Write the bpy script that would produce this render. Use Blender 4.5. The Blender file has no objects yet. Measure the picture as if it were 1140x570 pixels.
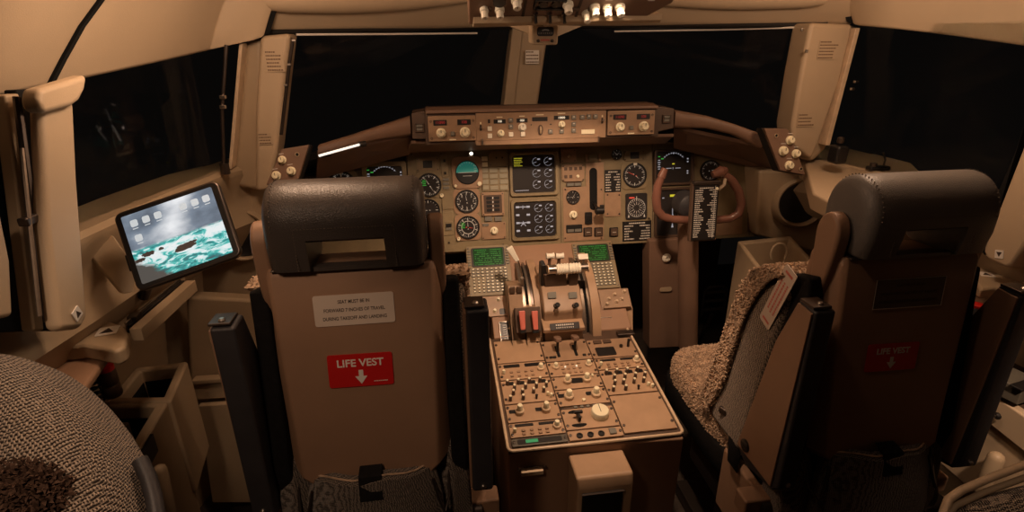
import bpy, bmesh, math, random
from mathutils import Vector, Matrix, noise
from math import sin, cos, tan, pi, radians, atan2, sqrt
random.seed(7)
S = bpy.context.scene
COL = S.collection
V = Vector

# ------------------------------------------------------------------ camera
FPX = 600.0
PITCH, YAW, ROLL = radians(21.4), radians(8), .006
CAM = V((-.40, 0, 1.55))
CF = V((sin(YAW)*cos(PITCH), cos(YAW)*cos(PITCH), -sin(PITCH)))
_R = V((cos(YAW), -sin(YAW), 0)); _U = V((sin(YAW)*sin(PITCH), cos(YAW)*sin(PITCH), cos(PITCH)))
CR = _R*cos(ROLL) - _U*sin(ROLL); CU = _U*cos(ROLL) + _R*sin(ROLL)
cd = bpy.data.cameras.new('camera'); cam = bpy.data.objects.new('camera', cd); COL.objects.link(cam)
cd.sensor_fit = 'HORIZONTAL'; cd.sensor_width = 36; cd.lens = 36*FPX/1140; cd.clip_start = .02
cam.matrix_world = Matrix(((CR.x, CU.x, -CF.x, CAM.x), (CR.y, CU.y, -CF.y, CAM.y), (CR.z, CU.z, -CF.z, CAM.z), (0, 0, 0, 1)))
S.camera = cam

def ray(x, y): return CF + (x-570)/FPX*CR + (285-y)/FPX*CU
def D(x, y, d): return CAM + ray(x, y)*d
def at(x, y, axis, v):
    r = ray(x, y); return CAM + r*((v-CAM[axis])/r[axis])
def AX(x, y, v): return at(x, y, 0, v)
def AY(x, y, v): return at(x, y, 1, v)
def AZ(x, y, v): return at(x, y, 2, v)

class Frame:
    def __init__(s, o, u, n):
        s.o = V(o); s.u = V(u).normalized(); s.n = V(n); s.n = (s.n - s.n.dot(s.u)*s.u).normalized(); s.v = s.n.cross(s.u)
        s.m = Matrix(((s.u.x, s.v.x, s.n.x, s.o.x), (s.u.y, s.v.y, s.n.y, s.o.y), (s.u.z, s.v.z, s.n.z, s.o.z), (0, 0, 0, 1)))
        s.i = s.m.inverted()
    def hit(s, x, y, h=0):
        r = ray(x, y); o = s.o + s.n*h
        p = CAM + r*((o-CAM).dot(s.n)/r.dot(s.n)); q = s.i @ p; return V((q.x, q.y))
    def mat(s, a, b, h=0, rot=0): return s.m @ Matrix.Translation((a, b, h)) @ Matrix.Rotation(rot, 4, 'Z')
    def box(s, x0, y0, x1, y1, h=0):
        c = s.hit((x0+x1)/2, (y0+y1)/2, h); l = s.hit(x0, (y0+y1)/2, h); r = s.hit(x1, (y0+y1)/2, h)
        t = s.hit((x0+x1)/2, y0, h); b = s.hit((x0+x1)/2, y1, h)
        return c.x, c.y, abs(r.x-l.x), abs(t.y-b.y)

# ------------------------------------------------------------------ materials
def new_mat(name):
    m = bpy.data.materials.new(name); m.use_nodes = True; return m, m.node_tree.nodes, m.node_tree.links, m.node_tree.nodes['Principled BSDF']
def mk(name, col, rough=.5, metal=0, var=.12, scale=9, bump=0, bscale=200, emit=0, ecol=None, spec=.5, sheen=0, coat=0):
    m, N, L, P = new_mat(name)
    P.inputs['Roughness'].default_value = rough; P.inputs['Metallic'].default_value = metal
    P.inputs['Specular IOR Level'].default_value = spec
    if sheen: P.inputs['Sheen Weight'].default_value = sheen
    if coat: P.inputs['Coat Weight'].default_value = coat
    tc = N.new('ShaderNodeTexCoord')
    if var:
        nz = N.new('ShaderNodeTexNoise'); nz.inputs['Scale'].default_value = scale; nz.inputs['Detail'].default_value = 6; nz.inputs['Roughness'].default_value = .65
        L.new(tc.outputs['Object'], nz.inputs['Vector'])
        r = N.new('ShaderNodeValToRGB'); r.color_ramp.elements[0].position = .3; r.color_ramp.elements[1].position = .7
        r.color_ramp.elements[0].color = tuple(c*(1-var) for c in col)+(1,); r.color_ramp.elements[1].color = tuple(min(1, c*(1+var)) for c in col)+(1,)
        L.new(nz.outputs['Fac'], r.inputs['Fac']); L.new(r.outputs['Color'], P.inputs['Base Color'])
    else: P.inputs['Base Color'].default_value = tuple(col)+(1,)
    if bump:
        b = N.new('ShaderNodeBump'); b.inputs['Strength'].default_value = bump; b.inputs['Distance'].default_value = .002
        n2 = N.new('ShaderNodeTexNoise'); n2.inputs['Scale'].default_value = bscale; n2.inputs['Detail'].default_value = 3
        L.new(tc.outputs['Object'], n2.inputs['Vector']); L.new(n2.outputs['Fac'], b.inputs['Height']); L.new(b.outputs['Normal'], P.inputs['Normal'])
    if emit:
        P.inputs['Emission Color'].default_value = tuple(ecol or col)+(1,); P.inputs['Emission Strength'].default_value = emit
    return m
def leather(name, col, rough=.38):
    m, N, L, P = new_mat(name); P.inputs['Base Color'].default_value = col+(1,); P.inputs['Roughness'].default_value = rough
    tc = N.new('ShaderNodeTexCoord'); v = N.new('ShaderNodeTexVoronoi'); v.inputs['Scale'].default_value = 260; v.feature = 'DISTANCE_TO_EDGE'
    L.new(tc.outputs['Object'], v.inputs['Vector']); b = N.new('ShaderNodeBump'); b.inputs['Strength'].default_value = .45; b.inputs['Distance'].default_value = .0015
    nz = N.new('ShaderNodeTexNoise'); nz.inputs['Scale'].default_value = 14
    ad = N.new('ShaderNodeMath'); ad.operation = 'ADD'; L.new(tc.outputs['Object'], nz.inputs['Vector']); L.new(v.outputs[0], ad.inputs[0]); L.new(nz.outputs['Fac'], ad.inputs[1])
    L.new(ad.outputs[0], b.inputs['Height']); L.new(b.outputs['Normal'], P.inputs['Normal']); return m
def tweed(name, c1, c2, sc=150, bump=.8):
    m, N, L, P = new_mat(name); P.inputs['Roughness'].default_value = .95; P.inputs['Specular IOR Level'].default_value = .15; P.inputs['Sheen Weight'].default_value = .2
    tc = N.new('ShaderNodeTexCoord'); mp = N.new('ShaderNodeMapping'); mp.inputs['Rotation'].default_value = (.3, .2, .5)
    wn = N.new('ShaderNodeTexNoise'); wn.inputs['Scale'].default_value = 60; wn.inputs['Detail'].default_value = 2
    L.new(tc.outputs['Object'], wn.inputs['Vector'])
    mx = N.new('ShaderNodeVectorMath'); mx.operation = 'SCALE'; mx.inputs['Scale'].default_value = .006; L.new(wn.outputs['Color'], mx.inputs[0])
    av = N.new('ShaderNodeVectorMath'); av.operation = 'ADD'; L.new(tc.outputs['Object'], av.inputs[0]); L.new(mx.outputs[0], av.inputs[1]); L.new(av.outputs[0], mp.inputs['Vector'])
    ws = []
    for d in ('X', 'Y', 'Z'):
        w = N.new('ShaderNodeTexWave'); w.wave_type = 'BANDS'; w.bands_direction = d; w.inputs['Scale'].default_value = sc/6.0; w.inputs['Distortion'].default_value = .6; L.new(mp.outputs[0], w.inputs['Vector']); ws.append(w)
    m1 = N.new('ShaderNodeMath'); m1.operation = 'MULTIPLY'; L.new(ws[0].outputs['Fac'], m1.inputs[0]); L.new(ws[1].outputs['Fac'], m1.inputs[1])
    m2 = N.new('ShaderNodeMath'); m2.operation = 'MULTIPLY_ADD'; m2.inputs[1].default_value = .45; L.new(ws[2].outputs['Fac'], m2.inputs[0]); L.new(m1.outputs[0], m2.inputs[2])
    r = N.new('ShaderNodeValToRGB'); r.color_ramp.elements[0].position = .25; r.color_ramp.elements[0].color = c1+(1,); r.color_ramp.elements[1].position = .62; r.color_ramp.elements[1].color = c2+(1,)
    L.new(m2.outputs[0], r.inputs['Fac']); L.new(r.outputs['Color'], P.inputs['Base Color'])
    b = N.new('ShaderNodeBump'); b.inputs['Strength'].default_value = bump; b.inputs['Distance'].default_value = .003; L.new(m2.outputs[0], b.inputs['Height']); L.new(b.outputs['Normal'], P.inputs['Normal'])
    return m
M = {}
M['shell'] = mk('beige_shell', (.50, .385, .26), .55, var=.05, scale=3, bump=.15, bscale=400)
M['shell2'] = mk('tan_shell', (.40, .305, .20), .5, var=.07, scale=4)
M['brown'] = mk('brown_wall', (.27, .185, .11), .55, var=.12, scale=5)
M['backshell'] = mk('seat_shell_brown', (.31, .185, .115), .5, var=.10, scale=3.5, bump=.05)
M['panel'] = mk('instrument_panel_brown', (.235, .185, .105), .5, var=.16, scale=14)
M['ped'] = mk('pedestal_brown', (.42, .275, .17), .45, var=.09, scale=12)
M['plate'] = mk('copper_plate', (.325, .212, .132), .42, var=.13, scale=18)
M['glare'] = mk('glareshield_brown', (.195, .118, .080), .5, var=.1, scale=6)
M['darkbrown'] = mk('dark_brown_panel', (.085, .052, .034), .5, var=.15)
M['trim'] = mk('worn_cream_rim', (.62, .47, .32), .4, var=.15, scale=30)
M['black'] = mk('black_plastic', (.012, .011, .011), .4, var=0)
M['rubber'] = mk('black_rubber', (.008, .008, .008), .8, var=0, spec=.2)
M['slate'] = mk('slate_armrest_vinyl', (.035, .033, .036), .5, var=.2, bump=.25, bscale=260)
M['cream'] = mk('cream_knob', (.86, .80, .58), .3, var=.04)
M['ivory'] = mk('ivory_plastic', (.82, .78, .66), .35, var=.05)
M['greykey'] = mk('grey_key', (.17, .165, .14), .5, var=.1)
M['olive'] = mk('olive_key', (.30, .28, .20), .5, var=.1)
M['steel'] = mk('brushed_steel', (.55, .5, .45), .3, 1, var=.1)
M['darksteel'] = mk('dark_steel', (.12, .1, .09), .35, .9, var=.1)
M['bronze'] = mk('bronze_track', (.30, .24, .19), .38, .8, var=.15, scale=40)
M['horn'] = mk('yoke_copper_brown', (.17, .078, .055), .26, var=.1, coat=.3)
M['stitch'] = mk('stitch_thread', (.13, .10, .075), .8, var=0)
M['red'] = mk('placard_red', (.56, .012, .01), .45, var=.06)
M['pinkred'] = mk('worn_red_lever', (.60, .16, .12), .4, var=.1)
M['paper'] = mk('paper_placard', (.66, .55, .46), .7, var=.04)
M['ink'] = mk('dark_ink', (.045, .03, .025), .7, var=0)
M['inkbrown'] = mk('brown_ink', (.16, .10, .06), .7, var=0)
M['white'] = mk('white_paint', (.8, .76, .7), .5, var=0)
M['markw'] = mk('backlit_white', (.6, .57, .5), .5, var=0, emit=.13, ecol=(1, .9, .75))
M['dimmark'] = mk('dim_white_marking', (.55, .5, .42), .5, var=0, emit=.05, ecol=(1, .85, .7))
M['crtw'] = mk('screen_white', (.2, .2, .2), .5, var=0, emit=.30, ecol=(.85, .85, .95))
M['crty'] = mk('screen_yellow', (.2, .2, 0), .5, var=0, emit=.55, ecol=(.85, .75, .05))
M['crtg'] = mk('screen_green', (.0, .2, 0), .5, var=0, emit=.28, ecol=(.1, .9, .12))
M['dimg'] = mk('dim_screen_green', (.0, .1, 0), .5, var=0, emit=.15, ecol=(.03, .8, .10))
M['teal'] = mk('attitude_sky', (.05, .3, .25), .4, var=.1, emit=.10, ecol=(.05, .75, .6))
M['crt'] = mk('crt_glass', (.030, .027, .027), .28, var=0)
M['crtgreen'] = mk('green_screen_glass', (.01, .05, .015), .2, var=.2, emit=.015, ecol=(.0, .5, .08))
M['lamp'] = mk('lamp_lit', (1, .9, .7), .3, var=0, emit=5, ecol=(1, .85, .65))
M['tube'] = mk('glare_light_tube', (.9, .9, .8), .3, var=0, emit=.9, ecol=(1, .95, .85))
M['digit'] = mk('display_digit', (.9, .9, .8), .3, var=0, emit=.45, ecol=(1, .93, .75))
M['dimred'] = mk('dim_red_digit', (.2, .02, .02), .3, var=0, emit=.12, ecol=(.9, .1, .08))
M['needle_red'] = mk('needle_red', (.7, .1, .08), .5, var=0, emit=.2, ecol=(.9, .1, .05))
M['lhead'] = leather('black_brown_leather', (.060, .049, .043), .40)
M['rhead'] = leather('lit_black_leather', (.125, .112, .102), .46)  # leather greyed to carry the strong light on the right headrest
M['tweed'] = tweed('tweed_fabric', (.018, .012, .009), (.46, .37, .29), 470)
M['tweedfine'] = tweed('tweed_fine', (.03, .022, .016), (.46, .36, .27), 520, .7)
M['pocket'] = tweed('pocket_tweed', (.022, .018, .015), (.26, .21, .17), 620, .6)
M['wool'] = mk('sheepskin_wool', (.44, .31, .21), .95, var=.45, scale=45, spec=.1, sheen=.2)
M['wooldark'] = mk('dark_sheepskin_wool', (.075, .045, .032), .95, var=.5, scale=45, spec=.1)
M['carpet'] = mk('floor_covering', (.05, .036, .026), .85, var=.3, scale=30, bump=.4)
M['blackfab'] = mk('black_fabric', (.010, .009, .009), .9, var=.3, scale=80, bump=.4, bscale=500, spec=.15)
M['deckgrey'] = mk('display_grey', (.11, .10, .08), .4, var=.1)
gm, N, L, P = new_mat('window_glass'); P.inputs['Transmission Weight'].default_value = 1; P.inputs['Roughness'].default_value = .02; P.inputs['IOR'].default_value = 1.14
P.inputs['Base Color'].default_value = (.9, .92, .9, 1); M['glass'] = gm
M['shade'] = mk('night_apron_ground', (.03, .025, .02), .8)

def tablet_mat():
    m, N, L, P = new_mat('tablet_picture'); tc = N.new('ShaderNodeTexCoord'); sp = N.new('ShaderNodeSeparateXYZ'); L.new(tc.outputs['Object'], sp.inputs[0])
    def math(op, a, b=None, c=None):
        n = N.new('ShaderNodeMath'); n.operation = op
        for i, q in enumerate((a, b, c)):
            if q is None: continue
            if isinstance(q, (int, float)): n.inputs[i].default_value = q
            else: L.new(q, n.inputs[i])
        return n.outputs[0]
    W, H = TABW, TABH
    u = math('DIVIDE', sp.outputs[0], W); v = math('DIVIDE', sp.outputs[1], H)   # -.5 .. .5
    n1 = N.new('ShaderNodeTexNoise'); n1.inputs['Scale'].default_value = 3.2; n1.inputs['Detail'].default_value = 8; n1.inputs['Distortion'].default_value = 1.2
    cb = N.new('ShaderNodeCombineXYZ'); L.new(math('MULTIPLY', u, 1.5), cb.inputs[0]); L.new(math('MULTIPLY', v, 3.2), cb.inputs[1]); L.new(cb.outputs[0], n1.inputs['Vector'])
    n1.inputs['Roughness'].default_value = .62
    sea = N.new('ShaderNodeValToRGB'); e = sea.color_ramp.elements
    e[0].position = .36; e[0].color = (.07, .12, .13, 1); e[1].position = .66; e[1].color = (.95, 1, 1, 1)
    a = e.new(.47); a.color = (.04, .30, .30, 1); a = e.new(.53); a.color = (.10, .62, .56, 1); a = e.new(.58); a.color = (.7, .92, .92, 1)
    g1 = math('MULTIPLY_ADD', u, -.12, math('ADD', v, .15)); g1 = math('EXPONENT', math('MULTIPLY', math('MULTIPLY', g1, g1), -160))
    g2 = math('MULTIPLY_ADD', u, .5, math('ADD', v, .20)); g2 = math('EXPONENT', math('MULTIPLY', math('MULTIPLY', g2, g2), -300))
    L.new(math('MULTIPLY_ADD', g2, .10, math('MULTIPLY_ADD', g1, .13, n1.outputs['Fac'])), sea.inputs['Fac'])
    n2 = N.new('ShaderNodeTexNoise'); n2.inputs['Scale'].default_value = 2.0; n2.inputs['Detail'].default_value = 5
    cb2 = N.new('ShaderNodeCombineXYZ'); L.new(math('MULTIPLY', u, 1.6), cb2.inputs[0]); L.new(math('MULTIPLY_ADD', v, 2.2, 9), cb2.inputs[1]); L.new(cb2.outputs[0], n2.inputs['Vector'])
    # beam of light through the clouds
    bx = math('SUBTRACT', math('MULTIPLY_ADD', v, -.35, u), -.08); bm = math('MULTIPLY', bx, bx); bm = math('MULTIPLY', bm, -26); bm = math('EXPONENT', bm)
    sk = math('MULTIPLY_ADD', bm, .30, math('MULTIPLY', n2.outputs['Fac'], .55))
    sky = N.new('ShaderNodeValToRGB'); e = sky.color_ramp.elements; e[0].position = .12; e[0].color = (.06, .075, .10, 1); e[1].position = .62; e[1].color = (.95, .97, 1, 1)
    a = e.new(.34); a.color = (.22, .27, .34, 1)
    L.new(sk, sky.inputs['Fac'])
    mr = N.new('ShaderNodeMapRange'); mr.inputs['From Min'].default_value = -.04; mr.inputs['From Max'].default_value = .0; L.new(v, mr.inputs['Value'])
    mx = N.new('ShaderNodeMixRGB'); L.new(mr.outputs[0], mx.inputs['Fac']); L.new(sea.outputs[0], mx.inputs[1]); L.new(sky.outputs[0], mx.inputs[2])
    # dark sand in the near corner
    n3 = N.new('ShaderNodeTexNoise'); n3.inputs['Scale'].default_value = 5; L.new(cb2.outputs[0], n3.inputs['Vector'])
    sd = math('ADD', math('MULTIPLY_ADD', u, 1.1, v), math('MULTIPLY', n3.outputs['Fac'], .25))
    m2 = N.new('ShaderNodeMapRange'); m2.inputs['From Min'].default_value = -.52; m2.inputs['From Max'].default_value = -.60; L.new(sd, m2.inputs['Value'])
    my = N.new('ShaderNodeMixRGB'); my.inputs[2].default_value = (.10, .09, .08, 1); L.new(m2.outputs[0], my.inputs['Fac']); L.new(mx.outputs[0], my.inputs[1])
    P.inputs['Base Color'].default_value = (.02, .02, .02, 1); P.inputs['Roughness'].default_value = .15
    L.new(my.outputs[0], P.inputs['Emission Color']); P.inputs['Emission Strength'].default_value = .85
    return m

# ------------------------------------------------------------------ mesh builder
class MB:
    def __init__(s): s.bm = bmesh.new(); s.m = Matrix()
    def _v(s, p): return s.bm.verts.new(s.m @ V(p))
    def faces(s, pts, fs):
        vs = [s._v(p) for p in pts]
        for f in fs:
            try: s.bm.faces.new([vs[i] for i in f])
            except ValueError: pass
        return s
    def box(s, cx, cy, cz, sx, sy, sz, rz=0):
        c, q = cos(rz), sin(rz); P = []
        for dz in (-.5, .5):
            for dx, dy in ((-.5, -.5), (.5, -.5), (.5, .5), (-.5, .5)):
                x, y = dx*sx, dy*sy; P.append((cx+x*c-y*q, cy+x*q+y*c, cz+dz*sz))
        return s.faces(P, [(3, 2, 1, 0), (4, 5, 6, 7), (0, 1, 5, 4), (1, 2, 6, 5), (2, 3, 7, 6), (3, 0, 4, 7)])
    def prism(s, poly, z0, z1, taper=1):
        n = len(poly); cx = sum(p[0] for p in poly)/n; cy = sum(p[1] for p in poly)/n
        A = sum(poly[i][0]*poly[(i+1) % n][1]-poly[(i+1) % n][0]*poly[i][1] for i in range(n))
        if A < 0: poly = poly[::-1]
        P = [(p[0], p[1], z0) for p in poly]+[(cx+(p[0]-cx)*taper, cy+(p[1]-cy)*taper, z1) for p in poly]
        return s.faces(P, [tuple(range(n))[::-1], tuple(range(n, 2*n))]+[(i, (i+1) % n, n+(i+1) % n, n+i) for i in range(n)])
    def lathe(s, prof, seg=20, x=0, y=0, flute=0):
        P = []; k = len(prof)
        for i in range(seg):
            a = 2*pi*i/seg; fl = 1-(flute if i % 2 else 0)
            for r, z in prof: P.append((x+r*fl*cos(a), y+r*fl*sin(a), z))
        F = []
        for i in range(seg):
            j = (i+1) % seg
            for q in range(k-1): F.append((i*k+q, j*k+q, j*k+q+1, i*k+q+1))
        F.append(tuple(i*k+k-1 for i in range(seg))); F.append(tuple(i*k for i in range(seg))[::-1])
        return s.faces(P, F)
    def cyl(s, x, y, z0, z1, r, seg=20, r2=None): return s.lathe([(r, z0), (r if r2 is None else r2, z1)], seg, x, y)
    def ring(s, x, y, z0, z1, ri, ro, seg=28):
        P = []; F = []
        for i in range(seg):
            a = 2*pi*i/seg
            for r, z in ((ri, z0), (ro, z0), (ro, z1), (ri, z1)): P.append((x+r*cos(a), y+r*sin(a), z))
        for i in range(seg):
            j = (i+1) % seg
            for q in range(4): F.append((i*4+q, j*4+q, j*4+(q+1) % 4, i*4+(q+1) % 4))
        return s.faces(P, F)
    def frame(s, cx, cy, w, h, t, z0, z1):
        for x, y, a, b in ((cx, cy+h/2-t/2, w, t), (cx, cy-h/2+t/2, w, t), (cx-w/2+t/2, cy, t, h-2*t), (cx+w/2-t/2, cy, t, h-2*t)): s.box(x, y, (z0+z1)/2, a, b, z1-z0)
        return s
    def tube(s, pts, r, seg=10, closed=False):
        pts = [V(p) for p in pts]; n = len(pts); rs = r if isinstance(r, (list, tuple)) else [r]*n; P = []; F = []
        up = V((0, 0, 1))
        d0 = (pts[1]-pts[0]).normalized()
        if abs(d0.dot(up)) > .9: up = V((1, 0, 0))
        a = d0.cross(up).normalized()
        for i in range(n):
            if closed: d = (pts[(i+1) % n]-pts[i-1]).normalized()
            else: d = (pts[min(i+1, n-1)]-pts[max(i-1, 0)]).normalized()
            a = (a-a.dot(d)*d).normalized(); b = d.cross(a)
            for k in range(seg):
                t = 2*pi*k/seg; P.append(pts[i]+(a*cos(t)+b*sin(t))*rs[i])
        for i in range(n if closed else n-1):
            j = (i+1) % n
            for k in range(seg): F.append((i*seg+k, i*seg+(k+1) % seg, j*seg+(k+1) % seg, j*seg+k))
        if not closed: F += [tuple(range(seg))[::-1], tuple((n-1)*seg+k for k in range(seg))]
        return s.faces([tuple(p) for p in P], F)
    def loft(s, rings, cap=True, closed=True):
        k = len(rings[0]); P = [p for r in rings for p in r]; F = []
        for i in range(len(rings)-1):
            for q in range(k if closed else k-1): F.append((i*k+q, i*k+(q+1) % k, (i+1)*k+(q+1) % k, (i+1)*k+q))
        if cap and closed: F += [tuple(range(k))[::-1], tuple((len(rings)-1)*k+q for q in range(k))]
        return s.faces(P, F)
    def seg(s, x0, y0, x1, y1, w, z=0, t=.0004):
        d = V((x1-x0, y1-y0)); l = d.length
        if l < 1e-6: return s
        return s.box((x0+x1)/2, (y0+y1)/2, z, l, w, t, atan2(d.y, d.x))
    def arc(s, cx, cy, r, a0, a1, w, z=0, n=14):
        for i in range(n):
            p = radians(a0+(a1-a0)*i/n); q = radians(a0+(a1-a0)*(i+1)/n)
            s.seg(cx+r*cos(p), cy+r*sin(p), cx+r*cos(q), cy+r*sin(q), w, z)
        return s
    def ticks(s, cx, cy, r0, r1, n, w, a0=0, a1=360, z=0):
        for i in range(n):
            a = radians(a0+(a1-a0)*i/n); s.seg(cx+r0*cos(a), cy+r0*sin(a), cx+r1*cos(a), cy+r1*sin(a), w, z)
        return s
    def build(s, name, mat, parent=None, bevel=0, smooth=True, segs=2, sub=0, solid=0, kind=None, weld=0):
        if weld: bmesh.ops.remove_doubles(s.bm, verts=s.bm.verts, dist=weld)
        bmesh.ops.recalc_face_normals(s.bm, faces=s.bm.faces)
        me = bpy.data.meshes.new(name); s.bm.to_mesh(me); s.bm.free()
        me.materials.append(M[mat] if isinstance(mat, str) else mat)
        o = bpy.data.objects.new(name, me); COL.objects.link(o)
        if parent is not None:
            o.parent = parent
            if parent in WORLD: o.matrix_parent_inverse = parent.matrix_basis.inverted()
        if smooth:
            me.polygons.foreach_set('use_smooth', [True]*len(me.polygons))
            me.set_sharp_from_angle(angle=radians(38))
        if solid:
            q = o.modifiers.new('s', 'SOLIDIFY'); q.thickness = solid; q.offset = 0
        if bevel:
            q = o.modifiers.new('b', 'BEVEL'); q.width = bevel; q.segments = segs; q.limit_method = 'ANGLE'; q.angle_limit = radians(35); q.harden_normals = True
        if sub:
            q = o.modifiers.new('u', 'SUBSURF'); q.levels = q.render_levels = sub
        if kind: o['kind'] = kind
        return o

def tag(o, label, cat, group=None):
    o['label'] = label; o['category'] = cat
    if group: o['group'] = group
    return o
def thing(name, label, cat, m=None, group=None):
    o = bpy.data.objects.new(name, None); COL.objects.link(o); o.empty_display_size = .02
    if m is not None: o.matrix_world = m if isinstance(m, Matrix) else Matrix.Translation(m)
    return tag(o, label, cat, group)
WORLD = set()
def wthing(name, label, cat, loc, group=None):
    o = thing(name, label, cat, V(loc), group); WORLD.add(o); return o
def struct(o): o['kind'] = 'structure'; return o
def copy_tree(o, parent=None):
    c = o.copy(); COL.objects.link(c); c.parent = parent
    for ch in list(o.children): copy_tree(ch, c)
    return c
def text(s, size, mat, parent, x=0, y=0, z=.0006, rot=None, align='CENTER', name='lettering', ext=.0002, sx=1, bold=0, rz=0):
    c = bpy.data.curves.new(name, 'FONT'); c.body = s; c.size = size; c.align_x = align; c.align_y = 'CENTER'; c.extrude = ext; c.offset = bold
    c.materials.append(M[mat]); o = bpy.data.objects.new(name, c); COL.objects.link(o); o.parent = parent; o.location = (x, y, z); o.scale = (sx, 1, 1)
    o.rotation_euler = rot or (0, 0, rz)
    return o
def rrect(w, h, r, n=4, cx=0, cy=0):
    P = []
    for qx, qy, a in ((1, 1, 0), (-1, 1, 90), (-1, -1, 180), (1, -1, 270)):
        for i in range(n+1):
            t = radians(a+90*i/n); P.append((cx+qx*(w/2-r)+r*cos(t), cy+qy*(h/2-r)+r*sin(t)))
    return P
def sheet(name, mat, pts, back, bevel=0, parent=None, **k):
    """plate with the outline pts (world points), as thick as the vector back"""
    b = V(back); n = len(pts); mb = MB(); P = [tuple(V(p)) for p in pts]+[tuple(V(p)+b) for p in pts]
    mb.faces(P, [tuple(range(n)), tuple(range(n, 2*n))[::-1]]+[(i, (i+1) % n, n+(i+1) % n, n+i) for i in range(n)])
    return mb.build(name, mat, parent, bevel=bevel, **k)

def knob(T, x, y, r, h, mat='cream', name='knob', z=0, skirt=True, flute=.06, seg=24, pointer=True):
    mb = MB()
    if skirt: mb.lathe([(r*1.35, z), (r*1.35, z+h*.28), (r*1.15, z+h*.34)], seg, x, y)
    mb.lathe([(r, z+h*.1), (r, z+h*.86), (r*.86, z+h)], seg, x, y, flute)
    k = mb.build(name, mat, T)
    if pointer:
        p = MB(); p.box(x, y+r*.45, z+h+.0003, r*.16, r*.8, .0006); p.build('pointer_line', 'ink', k, smooth=False)
    return k
def fasteners(T, w, h, n=2, r=.0028, mat='darksteel'):
    for sx in (-1, 1):
        for i in range(n):
            y = -h/2+h*(i+.5)/n if n > 1 else 0
            MB().cyl(sx*(w/2-.006), y, 0, .0035, r, 10).build('fastener', mat, T)

# ================================================================== SETTING
w = bpy.data.worlds.new('night'); S.world = w; w.use_nodes = True
w.node_tree.nodes['Background'].inputs[0].default_value = (.010, .008, .007, 1); w.node_tree.nodes['Background'].inputs[1].default_value = .25

mb = MB(); mb.box(0, .9, -.02, 4.4, 5.2, .04); struct(mb.build('floor', 'carpet', smooth=False))
mb = MB(); mb.box(0, -1.25, 1.0, 3.2, .05, 2.0); struct(mb.build('wall_back', 'darkbrown', smooth=False))
mb = MB(); mb.box(0, 2.75, .5, 2.4, .05, 1.1); struct(mb.build('wall_front', 'darkbrown', smooth=False))
# ceiling: from the header over the windshields up and aft
zL = AY(320, 37, 1.77).z; zC = AY(588, 29, 2.2).z; zR = AY(905, 28, 1.77).z
rings = []
for i in range(-12, 13):
    x = i/12*.97; t = abs(x)/.97; Y = 2.22-.47*t; z0 = zC+(zL-zC if x < 0 else zR-zC)*t
    prof = [(Y+.06, z0+.03), (Y+.015, z0+.001), (Y, z0), (Y-.02, z0+.012), (Y-.06, z0+.07), (Y-.10, z0+.12), (Y-.25, z0+.2), (1.45, 1.83), (1.2, 1.86), (1.0, 1.88), (1.0, 2.0), (2.5, 2.0)]
    rings.append([(x*(1 if k < 6 else 1.0+.05*(k-5)), p, q) for k, (p, q) in enumerate(prof)])
mb = MB(); mb.loft(rings, cap=True); struct(mb.build('ceiling', 'shell'))

mb = MB(); mb.box(0, -.13, 1.93, 3.6, 2.26, .04); struct(mb.build('trim_35', 'darkbrown', smooth=False))  # unseen aft ceiling, coloured dark to cut light bounced onto the seat backs
# raised air-duct bulges moulded into the brow panel over each windshield
def bulge(name, xs, sgn):
    rr = []
    for i in range(13):
        t = i/12; x = sgn*(.22+.62*t); Y = 2.22-.47*abs(x)/.97-.085; z = (zC+(zL-zC if x < 0 else zR-zC)*abs(x)/.97)+.085
        r = .004+.045*sin(min(1, t*1.15)*pi*.62)*(1 if t < .93 else .8)
        rr.append([(x, Y+r*.9*cos(a), z+r*sin(a)*.85) for a in [2*pi*k/14 for k in range(14)]])
    mb = MB(); mb.loft(rr); return struct(mb.build(name, 'shell'))
bulge('trim_1', None, -1); bulge('trim_2', None, 1)

# headliner side panels, above the side windows
def headliner(name, low, shifts, sgn, mat='shell', inset=0):
    rr = []
    for p, sh in zip(low, shifts):
        pr = [(-.05, .035), (-.006, .004), (0, 0), (.010, .006), (.03, .05), (.06, .11), (.10, .17), (.2, .26), (.5, .36), (.5, .40), (-.05, .40)]
        rr.append([(p.x+sgn*(a-inset), p.y+sh*b/.17, p.z+b+inset*.5) for a, b in pr])
    mb = MB(); mb.loft(rr); return struct(mb.build(name, mat, bevel=.006 if mat == 'shell' else 0))
LL = [AX(-160, 130, -1.2), AX(-60, 119, -1.18), AX(0, 107, -1.15), AX(47, 97, -1.14)]
headliner('trim_3', LL, [0, 0, 0, .10], 1)
LR = [AX(50, 96.5, -1.14), AX(110, 84, -1.11), AX(170, 71, -1.06), AX(230, 57, -1.0), AY(280, 46, 1.70), AY(291, 42, 1.72)]
headliner('trim_4', LR, [.10, .05, 0, 0, 0, .0], 1)
RL = [AX(1300, 85, 1.2), AX(1200, 65, 1.17), AX(1140, 51, 1.15), AX(1060, 40, 1.08), AX(1000, 33, .99), AY(957, 29, 1.70), AY(952, 28, 1.72)]
headliner('trim_5', RL, [0, 0, 0, 0, 0, .0, .02], -1)
headliner('trim_36', [AX(46.5, 97, -1.142), AX(51.5, 96.3, -1.139)], [.10, .10], 1, 'rubber', -.004)  # black strip stands in for the dark open seam between the panels
headliner('trim_37', [AY(288, 42, 1.72), AY(300, 40, 1.735)], [0, 0], 1, 'rubber', .006)  # black filler gives the gap beside the brow its darkness
headliner('trim_38', [AY(955, 28, 1.72), AY(943, 27, 1.735)], [.02, .02], -1, 'rubber', .006)  # same black filler for the dark gap on the right
T = wthing('screw_cap', 'round cross-slotted screw set in the tan headliner at the upper left corner', 'screw', AX(76, 14, -1.10))
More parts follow.
